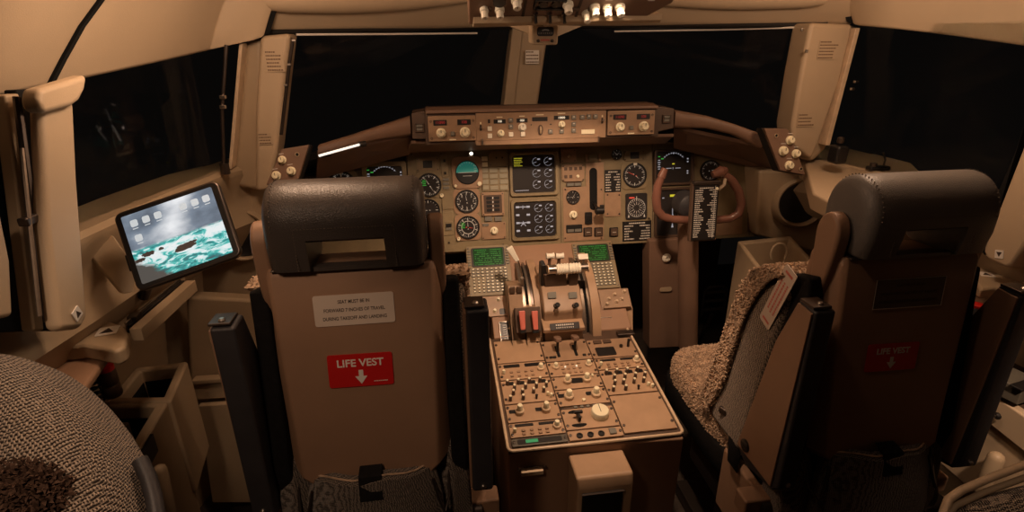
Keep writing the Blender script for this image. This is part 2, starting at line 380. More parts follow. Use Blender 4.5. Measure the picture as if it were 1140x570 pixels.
F = Frame(AX(76, 14, -1.105), (0, 1, 0), (1, 0, -.45)); 
mb = MB(); mb.m = F.mat(0, 0, 0); mb.ring(0, 0, -.01, .004, .006, .009, 20); mb.cyl(0, 0, -.01, .002, .0062, 18); mb.build('screw_rim', 'shell2', T)
mb = MB(); mb.m = F.mat(0, 0, 0, .5); mb.box(0, 0, .0022, .009, .0015, .0008); mb.box(0, 0, .0022, .0015, .009, .0008); mb.build('cross_slot', 'ink', T, smooth=False)

# posts between the windows
Yp = 1.72
def post(name, px, Y, th, mat='shell', bevel=.014):
    return struct(sheet(name, mat, [AY(x, y, Y) for x, y in px], (0, th, 0), bevel, segs=4))
post('trim_6', [(289, 40), (323, 37), (317, 90), (309, 165), (301, 212), (284, 214), (284, 120)], Yp, .10)
post('trim_7', [(272, 44), (294, 42), (292, 214), (262, 209), (258, 190), (265, 120)], Yp+.03, .10, 'shell2', .02)  # shaded side of the post, its shade put in as a darker tan
struct(sheet('trim_8', 'trim', [AY(266, 48, 1.71), AY(270, 48, 1.71), AY(258, 188, 1.71), AY(254, 188, 1.71)], (0, .05, 0), .002))
post('trim_9', [(903, 25), (951, 27), (936, 90), (912, 160), (904, 178), (884, 164), (882, 140), (892, 80)], Yp, .10)
post('trim_10', [(944, 27), (962, 30), (948, 75), (922, 165), (905, 182), (895, 175)], Yp+.03, .10, 'shell2', .02)  # right post's shaded side, darkened by colour as well
struct(sheet('trim_11', 'trim', [AY(953, 31, 1.71), AY(958, 31, 1.71), AY(924, 162, 1.71), AY(919, 162, 1.71)], (0, .05, 0), .002))
post('trim_12', [(572, 27), (612, 27), (598, 124), (561, 124)], 2.2, .12, 'shell2')
post('trim_13', [(571, 27), (583, 27), (572, 124), (560, 124)], 2.19, .10, 'shell2', .006)

# windshields and side windows
def pane(name, c, th=.012):
    mb = MB(); n = (V(c[1])-V(c[0])).cross(V(c[3])-V(c[0])).normalized()*th
    P = [tuple(V(p)) for p in c]+[tuple(V(p)+n) for p in c]
    mb.faces(P, [(0, 1, 2, 3), (7, 6, 5, 4)]+[(i, (i+1) % 4, 4+(i+1) % 4, 4+i) for i in range(4)])
    return struct(mb.build(name, 'glass', smooth=False))
g = [(-.93, 1.80, zL+.02), (-.03, 2.27, zC+.03), (-.03, 2.50, 1.12), (-1.02, 1.95, 1.05)]
gl2 = M['glass'].copy(); gl2.name = 'windshield_glass'; gl2.node_tree.nodes['Principled BSDF'].inputs['IOR'].default_value = 1.28
for nm_, g_ in (('window_1', g), ('window_2', [(-p[0], p[1], p[2]) for p in g][::-1])): pane(nm_, g_).data.materials[0] = gl2
pane('window_3', [(-.98, 1.84, 1.60), (-1.19, 1.0, 1.60), (-1.22, 1.0, 1.12), (-1.04, 1.84, 1.12)])
pane('window_4', [(1.22, .8, 1.12), (1.19, .8, 1.60), (.98, 1.84, 1.60), (1.04, 1.84, 1.10)])
# frames (black rubber seals) round the panes
def seal(name, pts, r=.008, mat='black', closed=True):
    mb = MB(); mb.tube(pts, r, 8, closed); return struct(mb.build(name, mat))
seal('trim_14', [V(p)-V((0, .03, 0)) for p in [(-.90, 1.80, zL), (-.05, 2.25, zC), (-.05, 2.45, 1.18), (-.98, 1.93, 1.12)]], .01)
seal('trim_15', [V(p)-V((0, .03, 0)) for p in [(.90, 1.80, zR), (.05, 2.25, zC), (.05, 2.45, 1.18), (.98, 1.93, 1.12)]], .01)

# side walls: sill, face and rail, down to the floor
def side_wall(name, sgn, zs, mat='shell2'):
    rr = []
    for Y, X in ((2.0, .93), (1.85, .96), (1.7, 1.03), (1.45, 1.08), (1.1, 1.12), (.6, 1.2), (0, 1.28), (-1.25, 1.32)):
        pr = [(-.16, zs-.01), (0, zs), (.012, zs-.01), (.012, zs-.03), (-.015, zs-.07), (-.02, 1.06), (.0, 1.02), (-.05, .94), (-.10, .90), (-.24, .84), (-.27, .6), (-.27, 0), (-.35, 0)]
        rr.append([(sgn*(X-a), Y, z) for a, z in pr])
    mb = MB(); mb.loft(rr); return struct(mb.build(name, mat))
side_wall('wall_left', -1, 1.205); side_wall('wall_right', 1, 1.15)

# --- left aft post with its curtain track
def lpost(name, px, X, th, mat='shell', bevel=.02): return struct(sheet(name, mat, [AX(x, y, X) for x, y in px], (th, 0, 0), bevel, segs=4))
lpost('trim_16', [(47, 108), (84, 112), (88, 200), (99, 352), (93, 366), (66, 369), (52, 250)], -1.03, -.025, 'shell', .012)
lpost('trim_17', [(45, 99), (99, 83), (96, 100), (90, 112), (82, 118), (50, 127), (44, 114)], -1.015, -.03, 'shell', .012)
lpost('trim_18', [(6, 106), (22, 104), (50, 368), (38, 368)], -1.07, -.02, 'shell2', .004)
lpost('trim_19', [(-30, 232), (2, 236), (13, 290), (16, 352), (-30, 362)], -1.05, -.02, 'shell2', .008)
lpost('trim_20', [(18, 100), (62, 98), (72, 368), (44, 368)], -1.10, -.02, 'rubber', .003)
lpost('trim_34', [(-40, 118), (10, 106), (44, 368), (-40, 372)], -1.125, -.02, 'rubber', .003)  # black sheet added to stand in for the dark gap beside the post
T = wthing('curtain_track', 'slim dark vertical track rod with a clamp on the left rear window post', 'rail', AX(48, 368, -1.055))
mb = MB(); mb.tube([AX(19, 108, -1.055), AX(38, 250, -1.055), AX(54, 358, -1.055)], .006, 8); mb.build('track_rod', 'darksteel', T)
mb = MB(); mb.tube([AX(24, 165, -1.045), AX(44, 352, -1.045)], .0035, 8); mb.build('inner_rod', 'bronze', T)
mb = MB(); c = AX(32, 245, -1.05); mb.box(c.x, c.y, c.z, .016, .03, .014); mb.build('clamp', 'darksteel', T, bevel=.003)
# right aft post
struct(sheet('trim_21', 'shell', [AX(x, y, 1.06) for x, y in [(1235, 15), (1190, 15), (1134, 172), (1093, 278), (1096, 289), (1120, 300), (1128, 296), (1150, 262)]], (.09, 0, 0), .016, segs=4))
struct(sheet('trim_22', 'rubber', [AX(x, y, 1.09) for x, y in [(1143, 130), (1130, 170), (1086, 272), (1096, 284)]], (.06, 0, 0), .003))

# arrow placards
def arrow_placard(F, x, y, s, rz, label, flip=1):
    a, b = F.hit(x, y); T = thing('arrow_placard', label, 'placard', F.mat(a, b, .0015, rz), 'small black triangle placards')
    mb = MB(); mb.prism(rrect(s, s, s*.05), -.001, .0008); mb.build('placard_plate', 'white', T, smooth=False)
    mb = MB(); mb.prism([(-s*.33, -s*.27*flip), (s*.33, -s*.27*flip), (0, s*.3*flip)], .0008, .0014); mb.build('triangle', 'ink', T, smooth=False)
FL = Frame(AX(86, 350, -1.03), (0, 1, 0), (1, 0, 0))
arrow_placard(FL, 85, 349, .020, .35, 'tiny black-on-white triangle placard at the foot of the left rear window post')
FRt = Frame(AX(1112, 283, 1.06), (0, -1, 0), (-1, 0, 0))
arrow_placard(FRt, 1113, 283, .022, .25, 'small triangle placard low on the right rear window post', -1)

# ledge tips (armrest-like noses) with triangle placards
def nose(name, px, z, th, mat='shell2'): return struct(sheet(name, mat, [AZ(x, y, z) for x, y in px], (0, 0, -th), .008, segs=3))
nose('trim_23', [(20, 345), (66, 352), (106, 350), (137, 362), (143, 372), (139, 386), (128, 391), (92, 384), (20, 392)], .99, .035)
nose('trim_24', [(20, 374), (100, 382), (122, 391), (60, 480), (0, 520)], .955, .02, 'backshell')
FT = Frame(AZ(120, 370, .99), (1, 0, 0), (0, 0, 1))
arrow_placard(FT, 120, 369, .038, .25, 'black triangle on a white placard on the rounded tip of the left ledge')
nose('trim_25', [(1160, 290), (1120, 300), (1104, 292), (1090, 297), (1085, 311), (1092, 322), (1110, 320), (1160, 330)], .935, .03)
FT2 = Frame(AZ(1097, 306, .935), (1, 0, 0), (0, 0, 1))
arrow_placard(FT2, 1098, 306, .034, -.5, 'black triangle placard on the tip of the right ledge beside the dark seat')
nose('trim_26', [(1160, 322), (1118, 316), (1096, 334), (1100, 350), (1130, 350), (1160, 345)], .85, .03)

# rail channel running forward under the tablet
T = wthing('ledge_rail', 'bare metal-edged channel running forward from the left ledge tip under the tablet', 'rail', AZ(175, 330, .985))
def strip(a, b, w, z, mat, name, th=.012, par=None):
    p, q = AZ(*a, z), AZ(*b, z); d = (q-p).normalized(); s = V((-d.y, d.x, 0))*w/2
    mb = MB(); P = [p-s, p+s, q+s, q-s]
    return sheet(name, mat, P, (0, 0, -th), .0015, par)
strip((150, 366), (212, 312), .024, .992, 'shell2', 'outer_edge', .03, T)
strip((142, 362), (203, 312), .012, .985, 'black', 'groove', .02, T)
strip((139, 359), (200, 309), .005, .992, 'steel', 'steel_lip', .02, T)
strip((146, 353), (152, 347), .02, .995, 'darksteel', 'slider_block', .02, T)
nose('trim_27', [(98, 352), (130, 358), (205, 303), (190, 290), (100, 322)], .965, .03, 'shell2')
strip((136, 345), (153, 332), .014, .968, 'black', 'ledge_slot', .004, T)

# front lower corner shells with the round air outlets
def corner(name, px, Y, th, mat='shell2', bevel=.012): return struct(sheet(name, mat, [AY(x, y, Y) for x, y in px], (0, th, 0), bevel, segs=4))
corner('trim_28', [(232, 196), (258, 188), (300, 205), (300, 300), (290, 345), (215, 352), (200, 320), (240, 285)], 1.80, .25)
corner('trim_29', [(206, 330), (300, 335), (330, 470), (300, 545), (215, 500), (212, 440)], 1.62, .05, 'shell2')
corner('trim_30', [(846, 190), (868, 190), (905, 183), (925, 195), (930, 245), (905, 280), (842, 262)], 1.86, .2)
def outlet(name, label, x, y, Y, r, ex=1.0, parts=True):
    F = Frame(AY(x, y, Y), (1, 0, 0), (0, -1, .15)); T = thing('air_outlet', label, 'vent', F.m.copy(), 'round air outlets below the side windows')
    mb = MB(); mb.m = Matrix.Diagonal((ex, 1, 1, 1)); mb.lathe([(r, -.03), (r*1.0, .008), (r*.93, .018), (r*.84, .010), (r*.80, -.03)], 40); mb.build('rim', 'shell2', T)
    mb = MB(); mb.m = Matrix.Diagonal((ex, 1, 1, 1)); mb.lathe([(r*.81, -.03), (r*.81, .004), (r*.62, -.004), (r*.3, .0)], 32); mb.build('ball', 'black', T)
    return T
outlet('', 'dark round air outlet half hidden behind the seat with the placards', 271, 262, 1.775, .085, 1.0)
outlet('', 'wide dark round air outlet under the right window ledge', 890, 226, 1.845, .095, 1.15)
# right window ledge
nose('trim_31', [(893, 172), (925, 160), (1015, 182), (1040, 205), (1020, 225), (940, 232), (905, 215)], 1.145, .05, 'shell')
T = wthing('window_latch', 'black window latch handle standing at the front corner of the right side window', 'latch', AY(932, 172, 1.6))
c = AY(932, 175, 1.6); mb = MB(); mb.m = Matrix.Translation(c); mb.box(0, 0, .01, .042, .05, .06); mb.build('latch_base', 'black', T, bevel=.010)
mb = MB(); mb.m = Matrix.Translation(c); mb.lathe([(.009, .045), (.011, .05), (.011, .062), (.006, .066)], 14); mb.build('latch_pin', 'darksteel', T)
T = wthing('window_crank', 'flat black crank handle lying on the right window ledge', 'handle', AZ(977, 190, 1.15))
c = AZ(977, 189, 1.15); mb = MB(); mb.m = Matrix.Translation(c); mb.box(0, 0, .006, .075, .03, .014); mb.build('crank_arm', 'black', T, bevel=.005)
mb = MB(); mb.m = Matrix.Translation(c); mb.cyl(-.02, 0, .01, .024, .011, 16); mb.build('crank_hub', 'darksteel', T)
mb = MB(); mb.tube([c+V((.02, 0, .012)), c+V((.03, .01, .03)), c+V((.035, .03, .05))], .003, 8); mb.build('crank_lever', 'darksteel', T)
# latches on the left window: rod with brackets
T = wthing('window_rod', 'thin dark rod with bright clips beside the left side window frame', 'rod', AY(252, 190, 1.66))
mb = MB(); mb.tube([AY(252, 50, 1.66), AY(247, 120, 1.66), AY(249, 188, 1.66)], .005, 8); mb.build('rod', 'darksteel', T)
for y in (108, 119):
    c = AY(248, y, 1.655); mb = MB(); mb.box(c.x, c.y, c.z, .016, .012, .010); mb.build('clip', 'steel', T, bevel=.002)
c = AY(250, 186, 1.66); mb = MB(); mb.m = Matrix.Translation(c); mb.cyl(0, 0, -.02, .012, .013, 14); mb.build('foot', 'darksteel', T)
T = wthing('window_clip', 'small bright twin clip on the front frame of the right side window', 'clip', AY(951, 95, 1.69))
for x, y in ((953, 91), (949, 99)):
    c = AY(x, y, 1.69); mb = MB(); mb.box(c.x, c.y, c.z, .014, .01, .008); mb.build('clip_half', 'steel', T, bevel=.002)
T = wthing('pillar_hook', 'pair of tiny bright hooks on the edge of the right windshield post', 'hook', AY(897, 60, 1.70))
for x, y in ((893, 33), (898, 57)):
    c = AY(x, y, 1.70); mb = MB(); mb.box(c.x, c.y, c.z, .008, .008, .010); mb.build('hook', 'steel', T, bevel=.002)
T = wthing('sliding_rod', 'dark rod down the inner edge of the left windshield post', 'rod', AY(313, 165, 1.72))
mb = MB(); mb.tube([AY(326, 43, 1.70), AY(322, 70, 1.70), AY(313, 150, 1.70)], .005, 8); mb.build('rod', 'darksteel', T)
for x, y in ((327, 45), (322, 72), (318, 95)):
    c = AY(x, y, 1.695); mb = MB(); mb.box(c.x, c.y, c.z, .010, .008, .006); mb.build('clip', 'steel', T, bevel=.001)
# sunshade rails along the top of the windshields
T = wthing('shade_rail', 'thin bright sunshade rail along the top of the left windshield', 'rail', AY(430, 38, 1.9))
mb = MB(); mb.tube([AY(330, 38.5, 1.77), AY(430, 38, 1.95), AY(531, 37, 2.12)], .0032, 8); mb.build('rail_tube', 'white', T)  # steel rail coloured white for the light it catches
T = wthing('shade_rail', 'thin bright sunshade rail along the top of the right windshield', 'rail', AY(800, 31, 1.9))
mb = MB(); mb.tube([AY(684, 35, 2.1), AY(800, 33, 1.95), AY(906, 30, 1.77)], .0032, 8); mb.build('rail_tube', 'white', T)  # white stands for light on the steel here too

# printed notices on the posts
def notice(F, x0, y0, x1, y1, rows, mat, label, plate=None, title=True):
    a, b, W, H = F.box(x0, y0, x1, y1); T = thing('placard', label, 'placard', F.mat(a, b, .001))
    mb = MB(); mb.prism(rrect(W, H, .001), -.001, .0004); mb.build('placard_plate', plate or 'shell', T, smooth=False)
    mb = MB()
    for i in range(rows):
        y = H/2-H*(i+.5)/rows; ww = W*(.5 if i == 0 and title else random.uniform(.7, .92)); x = -W/2*.92
        while x < -W*.46+ww:
            l = random.uniform(.0025, .007); mb.box(x+l/2, y, .0007, l, H/rows*.38, .0005); x += l+.0014
    mb.build('lettering', mat, T, smooth=False)
    return T
F1 = Frame(AY(300, 60, Yp-.002), (1, 0, 0), (0, -1, 0))
notice(F1, 296, 56, 316, 80, 6, 'inkbrown', 'tan placard of fine print high on the left windshield post')
notice(F1, 288, 148, 303, 161, 4, 'inkbrown', 'faint small-print placard low on the left windshield post')
notice(F1, 911, 45, 932, 66, 6, 'inkbrown', 'tan placard of fine print high on the right windshield post')
notice(F1, 888, 126, 906, 141, 4, 'inkbrown', 'faint small-print placard low on the right windshield post')
F2 = Frame(AY(590, 60, 2.186), (1, 0, 0), (0, -1, 0))
notice(F2, 585, 56, 600, 71, 4, 'inkbrown', 'whitish notice on the centre post between the windshields', 'white')
# ================================================================== MAIN INSTRUMENT PANEL
MP = Frame(AY(595, 220, 1.95), (1, 0, 0), (0, -cos(radians(12)), sin(radians(12))))
def poly(F, px, h=0): return [tuple(F.hit(x, y, h)) for x, y in px]
board = thing('instrument_panel', 'brown main instrument panel board spanning the cockpit below the glareshield', 'instrument panel', MP.m.copy())
mb = MB(); mb.prism(poly(MP, [(300, 225), (350, 199), (452, 180), (452, 158), (740, 150), (862, 176), (864, 262), (725, 270), (455, 283), (300, 292)]), -.03, 0); mb.build('board', 'panel', board, bevel=.002)
def seam(F, T, x0, y0, x1, y1, w=.0022, mat='ink'):
    p, q = F.hit(x0, y0), F.hit(x1, y1); mb = MB(); mb.seg(p.x, p.y, q.x, q.y, w, .0004, .0006); mb.build('panel_gap', mat, T, smooth=False)
for a in ((453, 168, 455, 280), (491, 170, 493, 268), (566, 166, 567, 268), (623, 164, 625, 270), (726, 160, 727, 268), (772, 164, 775, 262), (833, 190, 834, 262)): seam(MP, board, *a)
for (x0, y0, x1, y1) in ((627, 208, 672, 268), (673, 214, 691, 241), (652, 181, 672, 208), (774, 240, 826, 262), (492, 212, 505, 233), (493, 236, 505, 262)):
    a, b, W, H = MP.box(x0, y0, x1, y1); mb = MB(); mb.prism(rrect(W, H, .003, cx=a, cy=b), -.001, .0035); mb.build('sub_panel', 'plate' if x0 > 600 else 'panel', board, bevel=.001)
for x, y in ((458, 172), (458, 215), (488, 176), (496, 209), (629, 211), (669, 211), (629, 265), (669, 265), (676, 217), (689, 217), (676, 238), (689, 238), (722, 243), (729, 205), (769, 208), (565, 170), (470, 265), (500, 270), (548, 263), (560, 272), (722, 160)):
    p = MP.hit(x, y); MB().cyl(p.x, p.y, 0, .005, .0032, 10).build('fastener', 'darksteel', board)

def plate_thing(F, name, label, cat, x0, y0, x1, y1, mat='plate', th=.006, r=.004, group=None, screws=True, rz=0, bev=.0012):
    a, b, W, H = F.box(x0, y0, x1, y1); T = thing(name, label, cat, F.mat(a, b, 0, rz), group)
    mb = MB(); mb.prism(rrect(W, H, min(r, W/3, H/3)), 0, th); mb.build('face_plate', mat, T, bevel=bev)
    if screws:
        for sx in (-1, 1):
            for sy in (-1, 1): MB().cyl(sx*(W/2-.006), sy*(H/2-.006), th, th+.0015, .0024, 8).build('screw', 'darksteel', T)
    return T, W, H

def gauge(name, label, x, y, r, cat='gauge', square=True, ticks=36, needles=((70, .75, 'white'),), green=False, inner=False, dim=False, knobs=(), F=None, group=None, nums=None, platemat='panel', extra=None):
    """r in pixels of the round face"""
    F = F or MP; a, b, W, H = F.box(x-r, y-r, x+r, y+r); R = W/2; T = thing(name, label, cat, F.mat(a, b), group)
    mk_ = 'dimmark' if dim else 'markw'
    if square: mb = MB(); mb.prism(rrect(R*2.25, R*2.25, R*.45), 0, .005); mb.build('bezel_plate', platemat, T, bevel=.001)
    mb = MB(); mb.ring(0, 0, 0, .011, R*.88, R*1.0); mb.build('bezel', 'black', T, bevel=.001)
    mb = MB(); mb.cyl(0, 0, 0, .0060, R*.89, 32); mb.build('dial', 'crt', T)
    mb = MB(); mb.ticks(0, 0, R*.74, R*.84, ticks, R*.022, z=.0064)
    mb.ticks(0, 0, R*.62, R*.84, 10 if ticks > 20 else 4, R*.045, a0=90, a1=450, z=.0064)
    if inner: mb.arc(0, 0, R*.55, 0, 360, R*.04, .0064, 28)
    mb.build('tick_marks', mk_, T, smooth=False)
    if nums:
        for i, s in enumerate(nums):
            t = radians(90-360*i/len(nums)); text(s, R*.22, mk_, T, R*.56*cos(t), R*.56*sin(t), .0064)
    if green: 
        mb = MB()
        for i in range(4): mb.box(-R*.42, R*(.38-.13*i), .0066, R*(.26+.1*(i % 2)), R*.045, .0004)
        mb.build('digital_readout', 'crtg', T, smooth=False)
    for ang, l, m_ in needles:
        t = radians(ang); mb = MB(); mb.prism([(-R*.18*cos(t)-R*.03*sin(t), -R*.18*sin(t)+R*.03*cos(t)), (-R*.18*cos(t)+R*.03*sin(t), -R*.18*sin(t)-R*.03*cos(t)), (R*l*cos(t), R*l*sin(t))], .0072, .0082)
        mb.build('needle', 'markw' if m_ == 'white' else m_, T, smooth=False)
    mb = MB(); mb.cyl(0, 0, .006, .0095, R*.08, 12); mb.build('needle_hub', 'black', T)
    for kx, ky, kr in knobs: knob(T, kx*R, ky*R, R*kr, .014, skirt=False)
    return T

def crt(name, label, x0, y0, x1, y1, cat='screen', bezel='panel', t=.055, F=None, th=.014, group=None):
    F = F or MP; a, b, W, H = F.box(x0, y0, x1, y1); T = thing(name, label, cat, F.mat(a, b), group)
    B = W*t
    mb = MB(); out = rrect(W, H, W*.06, 5); inn = rrect(W-2*B, H-2*B, W*.07, 5); k = len(out)
    P = [(x, y, 0) for x, y in out]+[(x, y, th*.8) for x, y in out]+[(x*.985, y*.985, th) for x, y in out]+[(x, y, th) for x, y in inn]+[(x*.975, y*.975, th*.35) for x, y in inn]
    Fs = []
    for r_ in range(4):
        for i in range(k): Fs.append((r_*k+i, r_*k+(i+1) % k, (r_+1)*k+(i+1) % k, (r_+1)*k+i))
    mb.faces(P, Fs); mb.build('bezel', bezel, T)
    mb = MB(); mb.prism(rrect(W-1.9*B, H-1.9*B, W*.07, 5), .0005, th*.36); mb.build('screen_glass', 'crt', T)
    return T, W, H, th*.36+.0006

# --- the two engine display screens in the centre
def engine_dial(mb, x, y, r, a1, z):
    mb.arc(x, y, r, 90, 360+90-a1, r*.06, z, 16); mb.seg(x, y, x+r*cos(radians(200)), y+r*sin(radians(200)), r*.09, z)
    mb.box(x+r*.55, y+r*.62, z, r*.7, r*.34, .0005)
T, W, H, z = crt('engine_display', 'upper of the two square engine screens, with yellow text at its top left', 567, 169, 621, 218, bezel='panel', group=None)
mb = MB()
for i, n in enumerate((8, 7, 8, 6, 8)):
    x = -W*.40
    for j in range(n): l = random.uniform(.0020, .0032); mb.box(x+l/2, H*(.36-.042*i), z, l, H*.016, .0005); x += l+.0014
mb.build('yellow_messages', 'crty', T, smooth=False)
mb = MB()
for i in range(3):
    for j in range(2): engine_dial(mb, W*(.06+.24*j), H*(.27-.255*i), W*.082, 120, z)
x = -W*.38
for j in range(14): mb.box(x, -H*.37, z, .0028, H*.014, .0005); x += .0037
mb.build('dial_symbols', 'crtw', T, smooth=False)
T, W, H, z = crt('engine_display', 'lower of the two square engine screens, filled with white dials and bars', 569, 221, 622, 267, bezel='panel')
mb = MB()
for i in range(3):
    for j in range(2): engine_dial(mb, W*(.07+.23*j), H*(.27-.26*i), W*.08, 100, z)
for i in range(4):
    y = H*(.31-.19*i)
    for sx in (-1, 1): mb.box(W*(-.25+.11*sx), y, z, W*.07, H*.045, .0005)
    if i in (0, 2): mb.seg(-W*.32, y, -W*.18, y, H*.02, z); mb.seg(-W*.25, y-H*.05, -W*.25, y+H*.04, H*.012, z)
    if i == 2: mb.seg(-W*.30, y-H*.08, -W*.25, y, H*.015, z); mb.seg(-W*.20, y-H*.08, -W*.25, y, H*.015, z)
mb.build('dial_symbols', 'crtw', T, smooth=False)

# --- flight displays
def attitude_screen(T, W, H, z, arc=True):
    mb = MB()
    mb.ticks(0, H*.02, W*.30, W*.335, 9, W*.012, 45, 135+10, z); mb.seg(-W*.02, H*.40, 0, H*.36, W*.01, z); mb.seg(W*.02, H*.40, 0, H*.36, W*.01, z)
    mb.seg(-W*.18, -H*.03, -W*.05, -H*.03, H*.018, z); mb.seg(W*.05, -H*.03, W*.18, -H*.03, H*.018, z); mb.seg(-.0015, -H*.06, -.0015, H*.0, W*.012, z)
    for y in (.22, .14, -.12, -.18): mb.box(W*.36, H*y, z, W*.035, H*.035, .0005)
    for i in range(5): mb.box(-W*.36, H*(.20-.06*i), z, W*(.05+.02*(i % 2)), H*.022, .0005)
    mb.arc(0, H*.0, W*.33, 40, 140, W*.004, z, 18)
    mb.build('scale_symbols', 'crtw', T, smooth=False)
    mb = MB(); mb.box(0, H*.09, z, W*.06, H*.03, .0005); mb.build('yellow_symbol', 'crty', T, smooth=False)
    mb = MB(); mb.box(-W*.28, H*.24, z, W*.06, H*.03, .0005); mb.box(-W*.36, H*.30, z, W*.05, H*.02, .0005); mb.build('green_symbols', 'crtg', T, smooth=False)
T, W, H, z = crt('attitude_display', 'dark flight screen rising behind the left seat headrest, with a white roll arc', 404, 180, 454, 224, t=.10); attitude_screen(T, W, H, z)
T, W, H, z = crt('attitude_display', 'black flight screen at the top right of the panel, above the yoke horn', 727, 166, 771, 206, t=.05, bezel='darkbrown'); attitude_screen(T, W, H, z)
T, W, H, z = crt('map_display', 'black navigation screen with a white track line, seen through the yoke', 728, 209, 768, 264, t=.05, bezel='darkbrown')
mb = MB(); mb.seg(0, H*.28, 0, -H*.10, W*.02, z); mb.prism([(-W*.03, -H*.30), (W*.03, -H*.30), (0, -H*.20)], z, z+.0005); mb.box(-W*.26, H*.30, z, W*.05, H*.02, .0005); mb.seg(0, -H*.02, W*.05, -H*.10, W*.015, z)
mb.build('track_line', 'crtw', T, smooth=False); mb = MB(); mb.box(0, H*.34, z, W*.15, H*.045, .0005); mb.build('yellow_heading', 'crty', T, smooth=False)

# --- round gauges
T = gauge('airspeed_gauge', 'round gauge with a white bug peeking over the left seat headrest', 381, 206, 16, needles=((60, .6, 'white'),))
mb = MB(); mb.box(0, .045, .014, .016, .009, .004); mb.box(0, .036, .012, .003, .014, .003); mb.build('white_bug', 'ivory', T, bevel=.001)
gauge('clock', 'small dark dial at the far upper left of the panel beside the leather headrest', 356, 210, 10, cat='gauge', dim=True)
gauge('radio_compass', 'round gauge with green digits just right of the left flight screen', 478, 206, 13.5, cat='gauge', green=True, needles=((120, .7, 'white'), (-60, .7, 'white')), knobs=((.98, -.9, .17),))
gauge('vertical_speed_gauge', 'round black gauge partly behind the left yoke horn', 477, 234, 13, needles=((180, .75, 'white'),), ticks=20, knobs=((.95, -1.1, .14),))
gauge('altitude_gauge', 'round gauge low beside the headrest, nearly hidden by the brown pivot arm', 479, 260, 12, dim=True, knobs=((.9, -.2, .14),))
gauge('standby_airspeed', 'round gauge with a full ring of white numerals, directly under the teal horizon ball', 519.5, 224, 13, needles=((98, .72, 'white'), (98, .4, 'white')), inner=False, platemat='plate', nums=list('12345678'))
gauge('standby_altimeter', 'round gauge with green digits below the ring-of-numerals gauge', 521, 253, 13, green=True, needles=((92, .72, 'white'), (-10, .5, 'needle_red')), knobs=((-.85, -.95, .15),), platemat='plate', inner=True)
gauge('brake_pressure_gauge', 'small dark round gauge left of the landing gear slot', 637.5, 219.5, 7.5, square=False, ticks=12, needles=((180, .7, 'white'), (60, .7, 'white')))
gauge('cabin_gauge', 'tiny round dial with white cross marks at the top right of centre', 686, 172, 5.5, square=False, ticks=8, needles=((30, .8, 'white'), (140, .8, 'white')))
T = gauge('radio_magnetic_gauge', 'large round gauge with a red needle above the yoke-side placard', 706, 195, 13.2, needles=((155, .8, 'needle_red'), (-40, .5, 'white')), ticks=40, inner=False)
mb = MB(); mb.box(.0, .042, .012, .014, .008, .004); mb.build('white_bug', 'ivory', T, bevel=.001)
gauge('right_airspeed_gauge', 'very dim round gauge to the right of the upper black flight screen', 790, 190, 11, dim=True, square=False, needles=((10, .7, 'white'),))
# compass gauge with square face
a, b, W, H = MP.box(696, 215, 720, 244); T = thing('heading_gauge', 'square-faced compass gauge with a round card, right of the landing gear lever', 'gauge', MP.mat(a, b))
mb = MB(); mb.prism(rrect(W, H, .008), 0, .006); mb.build('case_face', 'crt', T, bevel=.001)
mb = MB(); mb.ticks(0, -H*.06, W*.30, W*.38, 24, .0012, z=.0066); mb.arc(0, -H*.06, W*.40, 0, 360, .0012, .0066, 28); mb.ticks(0, -H*.06, W*.14, W*.26, 12, .0012, z=.0066)
for sx in (-1, 1): mb.prism([(sx*W*.36-.003, -H*.42), (sx*W*.36+.003, -H*.42), (sx*W*.36, -H*.30)], .0064, .007)
mb.seg(0, H*.2, 0, H*.38, .002, .0066); mb.build('compass_marks', 'markw', T, smooth=False)
mb = MB(); mb.box(-W*.22, H*.33, .0066, W*.25, H*.05, .0006); mb.build('red_flag', 'needle_red', T, smooth=False)

# --- standby horizon
a, b, W, H = MP.box(503, 174, 537, 210); T = thing('standby_horizon', 'small horizon ball with a teal upper half in a rounded brown bezel', 'attitude indicator', MP.mat(a, b))
mb = MB(); mb.prism(rrect(W, H, .022, 5), 0, .010); mb.build('bezel', 'plate', T, bevel=.002)
R = W*.37; mb = MB(); mb.lathe([(R*1.04, .008), (R*1.04, .013), (R*.98, .014), (R*.96, .011)], 32); mb.build('inner_ring', 'black', T)
mb = MB(); P = [(R*.97*cos(t), R*.97*sin(t)) for t in [pi*i/18 for i in range(19)]]; mb.prism(P, .010, .0122); mb.build('sky_half', 'teal', T, smooth=False)
mb = MB(); mb.prism([(x, -y) for x, y in P], .010, .0122); mb.build('ground_half', 'black', T, smooth=False)
mb = MB(); mb.seg(-R*.8, .0, R*.8, .0, .0014, .0126); mb.seg(-R*.4, -R*.3, R*.4, -R*.3, .0012, .0126)
for i in range(3): mb.seg(R*.6, R*(.15+.2*i), R*.85, R*(.15+.2*i), .001, .0126)
mb.ticks(0, 0, R*.8, R*.92, 7, .0012, 45, 150, .0126); mb.build('horizon_marks', 'markw', T, smooth=False)
knob(T, -W*.40, -H*.40, .0055, .012, skirt=False, pointer=False); knob(T, W*.38, -H*.36, .0085, .016, skirt=False, pointer=False)

